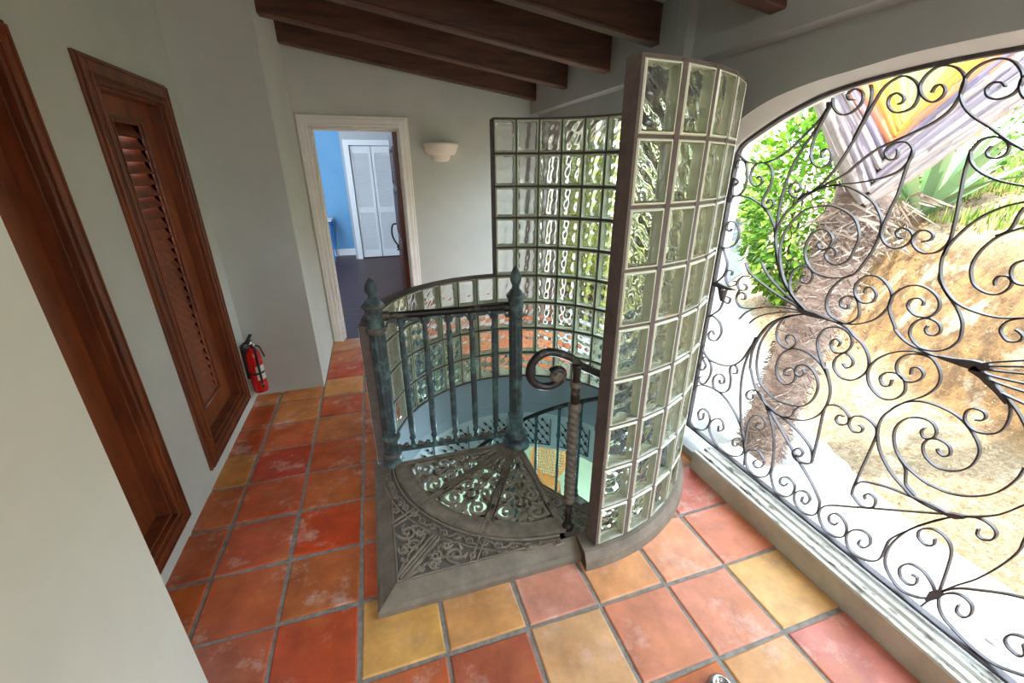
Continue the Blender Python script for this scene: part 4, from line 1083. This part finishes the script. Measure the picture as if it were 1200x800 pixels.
# traveller's palm
tp_ = [(3.335,.87,-.42),(3.36,.885,-.2),(3.43,.885,.25),(3.51,.88,.72),(3.60,.88,1.14),(3.63,.875,1.35),(3.65,.875,1.53)]
palm = empty('fan_palm', (3.35,.885,-.3), 'leaning shaggy palm with a fan of yellow and orange leaf bases outside the arch', 'palm tree')
b = MB(); pts = spline(tp_, 6); rs = [.135+.03*max(0,(i/len(pts)-.6))+ (.03 if i < 4 else 0) for i in range(len(pts))]
b.tube(pts, rs, 22)
for k, v in enumerate(b.v):
    nn = noise.noise(Vector(v)*9)*.02+noise.noise(Vector(v)*26)*.008; c0 = min(pts, key=lambda p: abs(p[2]-v[2])); d_ = Vector((v[0]-c0[0], v[1]-c0[1], 0))
    if d_.length > 0: d_.normalize(); b.v[k] = (v[0]+d_.x*nn, v[1]+d_.y*nn, v[2])
b.build('trunk', M['trunk'], palm)
b = MB(); rq = random.Random(5)
for k in range(2600):
    i = rq.randrange(4, len(pts)-4); p = Vector(pts[i]); a = rq.uniform(0, 2*pi); r0 = rs[i]*rq.uniform(.9,1.06)
    c = p+Vector((cos(a)*r0, sin(a)*r0, rq.uniform(-.03,.03)))
    tgt = c+Vector((cos(a), sin(a), 0))*rq.uniform(.0,.035)+Vector((-sin(a), cos(a), 0))*rq.uniform(-.12,.12)+Vector((0,0,rq.uniform(-.10,.02)))
    mid = (c+tgt)/2+Vector((cos(a),sin(a),0))*.02; w_ = rq.uniform(.0015,.005); up = Vector((0,0,w_))
    g0 = rq.choice([(190,172,158),(172,152,138),(150,126,112),(204,188,174),(128,104,92)])
    b.add([c-up,c+up,mid+up,mid-up,tgt], [(0,1,2,3),(3,2,4)], 0, lin(*g0))
tag(b.build('trunk_fibres', M['straw'], palm), kind='stuff')
# leaf bases in one plane
B0 = Vector((3.655,.875,1.50)); er = Vector((.57,-.82,0)).normalized(); eu = Vector((0.03,.0,1)).normalized(); en = er.cross(eu).normalized()
if en.dot(CAM-B0) < 0: en = -en
def FP(a, u, d=0): return B0+er*a+eu*u+en*d
cols = [(190,174,166),(182,170,170),(160,146,156),(188,172,164),(140,126,146),(218,138,96),(230,158,66),(226,184,84),(218,206,120),(204,210,136),(190,206,124)]
for k, cc in enumerate(cols):
    for s_ in (1, -1):
        th = radians([46,47,48,49,50,48,54,61,69,77,85][k] if s_ > 0 else 180-[57,56,55,53,51,50,55,61,68,76,84][k])
        d0 = Vector((cos(th), sin(th)))
        base = Vector((.008*k, .062*min(k,5)+.03*max(0,k-5)-.05)); nrm = Vector((-d0.y, d0.x))*(-s_)
        b = MB(); n = 16; L_ = 2.3; wid = .13 if k < 5 else .16
        rows = []
        for i in range(n+1):
            t = i/n; l = t*L_
            c2 = base+d0*l + Vector((0, .05*sin(min(1,t*3)*pi/2)))
            w0 = wid*(1-.55*min(1,t*1.6))*(min(1,.35+t*7))
            dep = -.008*k + .19 + (-.10*t)
            row = []
            for (f_, e_) in ((-1,-.035),(-.55,.0),(0,.018),(.55,.0),(1,-.035),(.6,-.05),(0,-.05),(-.6,-.05)):
                q = c2+nrm*(f_*w0*.5); p3 = FP(q.x, q.y, dep+e_); row.append(p3)
            rows += row
        fs = [(i*8+j, i*8+(j+1)%8, (i+1)*8+(j+1)%8, (i+1)*8+j) for i in range(n) for j in range(8)]
        b.add(rows, fs, 0, lin(*cc), True)
        # shredded edge strips
        for q in range(10):
            t = rq.uniform(.02,.4); c2 = base+d0*(t*L_)+nrm*rq.uniform(-.05,.05); l = rq.uniform(.1,.3)
            p0 = FP(c2.x,c2.y,.215-.008*k-.1*t); c3 = c2+d0*l; p1 = FP(c3.x,c3.y,.205-.008*k-.1*t); wv = Vector((0,0,rq.uniform(.003,.008)))
            jj = rq.uniform(-40,22); cj = tuple(min(255,max(0,x+jj)) for x in cc)
            b.add([p0-wv,p0+wv,p1+wv,p1-wv], [(0,1,2,3)], 0, lin(*cj))
        b.build('leaf_base', M['sheath'], palm)
        if k > 2 and k % 2 == 0:
            # blade beyond the petiole, high out over the roof line
            b = MB(); e0 = base+d0*L_; pts_l = []
            m = 10
            for i in range(m+1):
                t = i/m; c2 = e0+d0*(t*1.5)-Vector((0,.25*t*t)); w_ = .30*sin(pi*min(1,.12+t*.88))**.7
                for f_ in (-1,0,1):
                    q = c2+nrm*(f_*w_*.5); pts_l.append(FP(q.x,q.y,.03-(.05 if f_ else 0)))
            b.add(pts_l, [(i*3+j,i*3+j+1,(i+1)*3+j+1,(i+1)*3+j) for i in range(m) for j in range(2)], 0, lin(92,140,50), True)
            b.build('leaf_blade', M['leaf'], palm)
# litter hanging under the crown
b = MB()
for k in range(260):
    a = rq.uniform(-.20,.26); u = rq.uniform(-.34,-.04)+max(0,a)*.25; l = rq.uniform(.06,.2); th = rq.uniform(-2.6,-.3)
    d_ = rq.uniform(-.02,.2); p0 = FP(a,u,d_); p1 = FP(a+l*cos(th),u+l*sin(th)*.7,d_+rq.uniform(-.08,.08)); wv = (eu*rq.uniform(.003,.009))
    mid = (p0+p1)/2+en*.02
    b.add([p0-wv,p0+wv,mid+wv,mid-wv,p1], [(0,1,2,3),(3,2,4)], 0, lin(*rq.choice([(196,178,160),(176,152,134),(146,120,102),(208,192,176)])))
tag(b.build('dry_skirt', M['straw'], palm), kind='stuff')

def leaf_cloud(b, c, rad, n, size, cols_, rq, flat=1):
    for k in range(n):
        while True:
            v = Vector((rq.uniform(-1,1), rq.uniform(-1,1), rq.uniform(-1,1)))
            if .35 < v.length < 1: break
        v = v.normalized()*(v.length**.45)
        bump_ = 1+.22*noise.noise(v*2.6+Vector(c))
        p = Vector(c)+Vector((v.x*rad[0], v.y*rad[1], v.z*rad[2]))*bump_
        d_ = (v+Vector((rq.uniform(-.8,.8), rq.uniform(-.8,.8), rq.uniform(-.9,.5)))).normalized(); s2 = d_.cross(Vector((rq.uniform(-1,1),rq.uniform(-1,1),1))).normalized()
        l = size*rq.uniform(.7,1.3); w_ = l*.28
        b.add([p, p+d_*l*.5+s2*w_, p+d_*l, p+d_*l*.5-s2*w_], [(0,1,2,3)], 0, lin(*rq.choice(cols_)))
GRN = [(88,136,30),(120,164,40),(150,190,60),(70,112,26),(176,206,80),(104,150,36)]
def bush(name, lab, cat, c, rad, n, size, cols_, stems=5, gz=None):
    gz = ground(c[0], c[1]) if gz is None else gz
    r = empty(name, (c[0], c[1], gz), lab, cat)
    rq2 = random.Random(int(c[0]*100)+n)
    b = MB(); leaf_cloud(b, c, rad, n, size, cols_, rq2); b.build('foliage', M['leaf'], r)
    b = MB()
    for k in range(stems):
        a = k*2.4; b.tube([(c[0]+.05*cos(a), c[1]+.05*sin(a), gz-.05), (c[0]+.25*rad[0]*cos(a), c[1]+.25*rad[1]*sin(a), (gz+c[2])/2), (c[0]+.55*rad[0]*cos(a), c[1]+.55*rad[1]*sin(a), c[2]+.2*rad[2])], [.03,.022,.01], 6)
    b.build('stem', M['barkm'], r)
    return r
bush('leafy_bush', 'bright green leafy bush left of the palm trunk beside the road', 'bush', (6.40,3.42,1.15), (.72,.72,1.3), 6000, .11, GRN)
bush('roadside_shrub', 'pale yellow green shrubs at the far end of the road', 'shrub', (14.2,14.2,1.0), (2.4,2.4,2.6), 4500, .26, [(190,206,90),(150,176,70),(206,214,130),(120,150,60)], gz=-.3)
bush('hillside_shrub', 'low yellow green shrub high on the bank at the right', 'shrub', (8.99,2.83,1.92), (1.5,1.8,.6), 7000, .09, GRN)
bush('window_bush', 'yellow green bush outside, seen rippled through the far glass blocks', 'bush', (4.0,4.35,1.1), (1.15,1.1,1.8), 8000, .11, [(196,206,50),(214,210,60),(160,186,40),(226,214,90)], gz=-.3)
bush('shade_tree', 'tall tree beyond the bush whose crown shades the road', 'tree', (11.0,10.5,6.2), (3.2,3.2,1.8), 7000, .34, GRN, gz=-.3)
# spiky flax plant
ax0 = (6.581,2.240,1.094)
r = empty('flax_plant', ax0, 'clump of grey green sword leaves on the bank right of the palm', 'plant')
b = MB(); rq3 = random.Random(11)
for k in range(46):
    a = rq3.uniform(0, 2*pi); le = rq3.uniform(1.0,1.75); tilt = rq3.uniform(.25,1.15); w_ = rq3.uniform(.045,.075)
    o_ = Vector((cos(a), sin(a), 0)); sdv = Vector((-sin(a), cos(a), 0)); rows = []
    for i in range(9):
        t = i/8; h = le*(t*cos(tilt*.8)-.30*t*t*tilt); x = le*t*sin(tilt)
        ww = w_*(1-t**2.2)*(.55+.9*min(1,t*3)*.5)
        p = Vector(ax0)+o_*(x+.03)+Vector((0,0,h))
        rows += [p-sdv*ww+Vector((0,0,.012)), p, p+sdv*ww+Vector((0,0,.012))]
    b.add(rows, [(i*3+j,i*3+j+1,(i+1)*3+j+1,(i+1)*3+j) for i in range(8) for j in range(2)], 0, lin(*rq3.choice([(136,164,120),(160,184,140),(116,148,108),(176,196,150)])), True)
b.build('sword_leaves', M['leaf'], r)
b = MB(); b.lathe([(.10,ax0[2]-.08),(.09,ax0[2]+.05),(.05,ax0[2]+.12)], (ax0[0],ax0[1]), 12); b.build('crown', M['barkm'], r)
# grass, weeds and dry litter on the bank
def scatter(name, lab, cat, n, colsx, hgt, wid, region, m='leaf', lay=False, seed=1):
    b = MB(); rq4 = random.Random(seed); k = 0; tries = 0
    while k < n and tries < n*20:
        tries += 1
        x = rq4.uniform(region[0], region[1]); y = rq4.uniform(region[2], region[3]); d = pedge(x, y)
        if not (region[4] < d < region[5]): continue
        if noise.noise(Vector((x*1.1,y*1.1,seed))) < region[6]: continue
        z = ground(x, y); a = rq4.uniform(0, 2*pi); h = hgt*rq4.uniform(.5,1.4); ln = rq4.uniform(.2,.9) if not lay else 3
        o_ = Vector((cos(a), sin(a), 0)); sdv = Vector((-sin(a), cos(a), 0))*wid
        p = Vector((x,y,z+(.012 if lay else -.005))); t_ = p+o_*h*ln*(.4 if not lay else .33)+Vector((0,0,h if not lay else rq4.uniform(0,.02)))
        b.add([p-sdv, p+sdv, t_], [(0,1,2)], 0, lin(*rq4.choice(colsx))); k += 1
    return tag(b.build(name, M[m]), lab, cat, None, 'stuff')
scatter('grass', 'green and yellow grass growing over the upper bank', 'grass', 30000, [(140,166,60),(160,170,80),(110,140,42),(176,164,98),(96,128,42)], .12, .010, (3.6,11,-4,6,1.35,8,-.22), seed=4)
scatter('dry_grass', 'dry straw and leaf litter on the bank beside the path', 'dry grass', 36000, [(190,168,128),(170,144,104),(150,120,82),(204,184,146),(120,92,60)], .03, .0017, (3.6,7.5,-3.5,4,.08,3.2,-.9), 'straw', True, seed=8)
scatter('leaf_litter', 'rust brown fallen leaves under the green bush', 'leaf litter', 5000, [(176,104,60),(150,84,46),(196,130,80),(120,66,40)], .05, .010, (4.2,9,1.6,6.5,.05,2.2,-.9), 'straw', True, seed=12)

# round dark metal cap of unknown use at the bottom edge of the picture
fx, fy = (1.795,-.395)
b = MB(); b.lathe([(.040,.0),(.043,.006),(.043,.016),(.036,.026),(.026,.030),(.020,.026),(.016,.020),(.010,.018),(.002,.018)], (fx,fy), 32)
tag(b.build('floor_cap', M['chrome']), 'round dark metal cap on the tiles, cut off by the bottom edge', 'door stop')

# ------------------------------------------------------------------ light
w = bpy.data.worlds.new('sky'); SC.world = w; w.use_nodes = True
bg = w.node_tree.nodes['Background']; bg.inputs['Color'].default_value = (.74,.87,1.0,1); bg.inputs['Strength'].default_value = 1.5
def sun(rot, e, ang, col):
    l = bpy.data.lights.new('sun', 'SUN'); l.energy = e; l.angle = radians(ang); l.color = col
    o = bpy.data.objects.new('sun', l); COL.objects.link(o); o.rotation_euler = rot
sun((radians(-7),radians(-8),0), 1.3, 1.0, (1,.95,.86))
def area(name, loc, size, e, col, rot=(0,0,0), sy=None):
    l = bpy.data.lights.new(name, 'AREA'); l.energy = e; l.color = col; l.size = size
    if sy: l.shape = 'RECTANGLE'; l.size_y = sy
    o = bpy.data.objects.new(name, l); COL.objects.link(o); o.location = loc; o.rotation_euler = rot
def point(name, loc, e, col, r=.15):
    l = bpy.data.lights.new(name, 'POINT'); l.energy = e; l.color = col; l.shadow_soft_size = r
    o = bpy.data.objects.new(name, l); COL.objects.link(o); o.location = loc
point('lower_room_fill', (2.3,2.2,-1.1), 22, (.62,.86,1.0), .25)  # added bluish fill with no fitting, stands in for daylight below
point('hall_fill', (1.0,-2.2,2.25), 5, (1,.95,.88), .3)  # unseen fill added behind the camera to lift the hall
point('bedroom_fill', (-.6,6.2,2.3), 9, (.85,.93,1.0), .3)  # extra fill to brighten the bedroom, no visible source

vs = SC.view_settings
vs.view_transform = 'Standard'; vs.look = 'None'; vs.exposure = 2.85; vs.gamma = 1; vs.use_curve_mapping = False
SC.cycles.max_bounces = 14; SC.cycles.transmission_bounces = 10; SC.cycles.diffuse_bounces = 5; SC.cycles.glossy_bounces = 5
SC.cycles.blur_glossy = .6; SC.cycles.sample_clamp_indirect = 6; SC.cycles.use_denoising = True
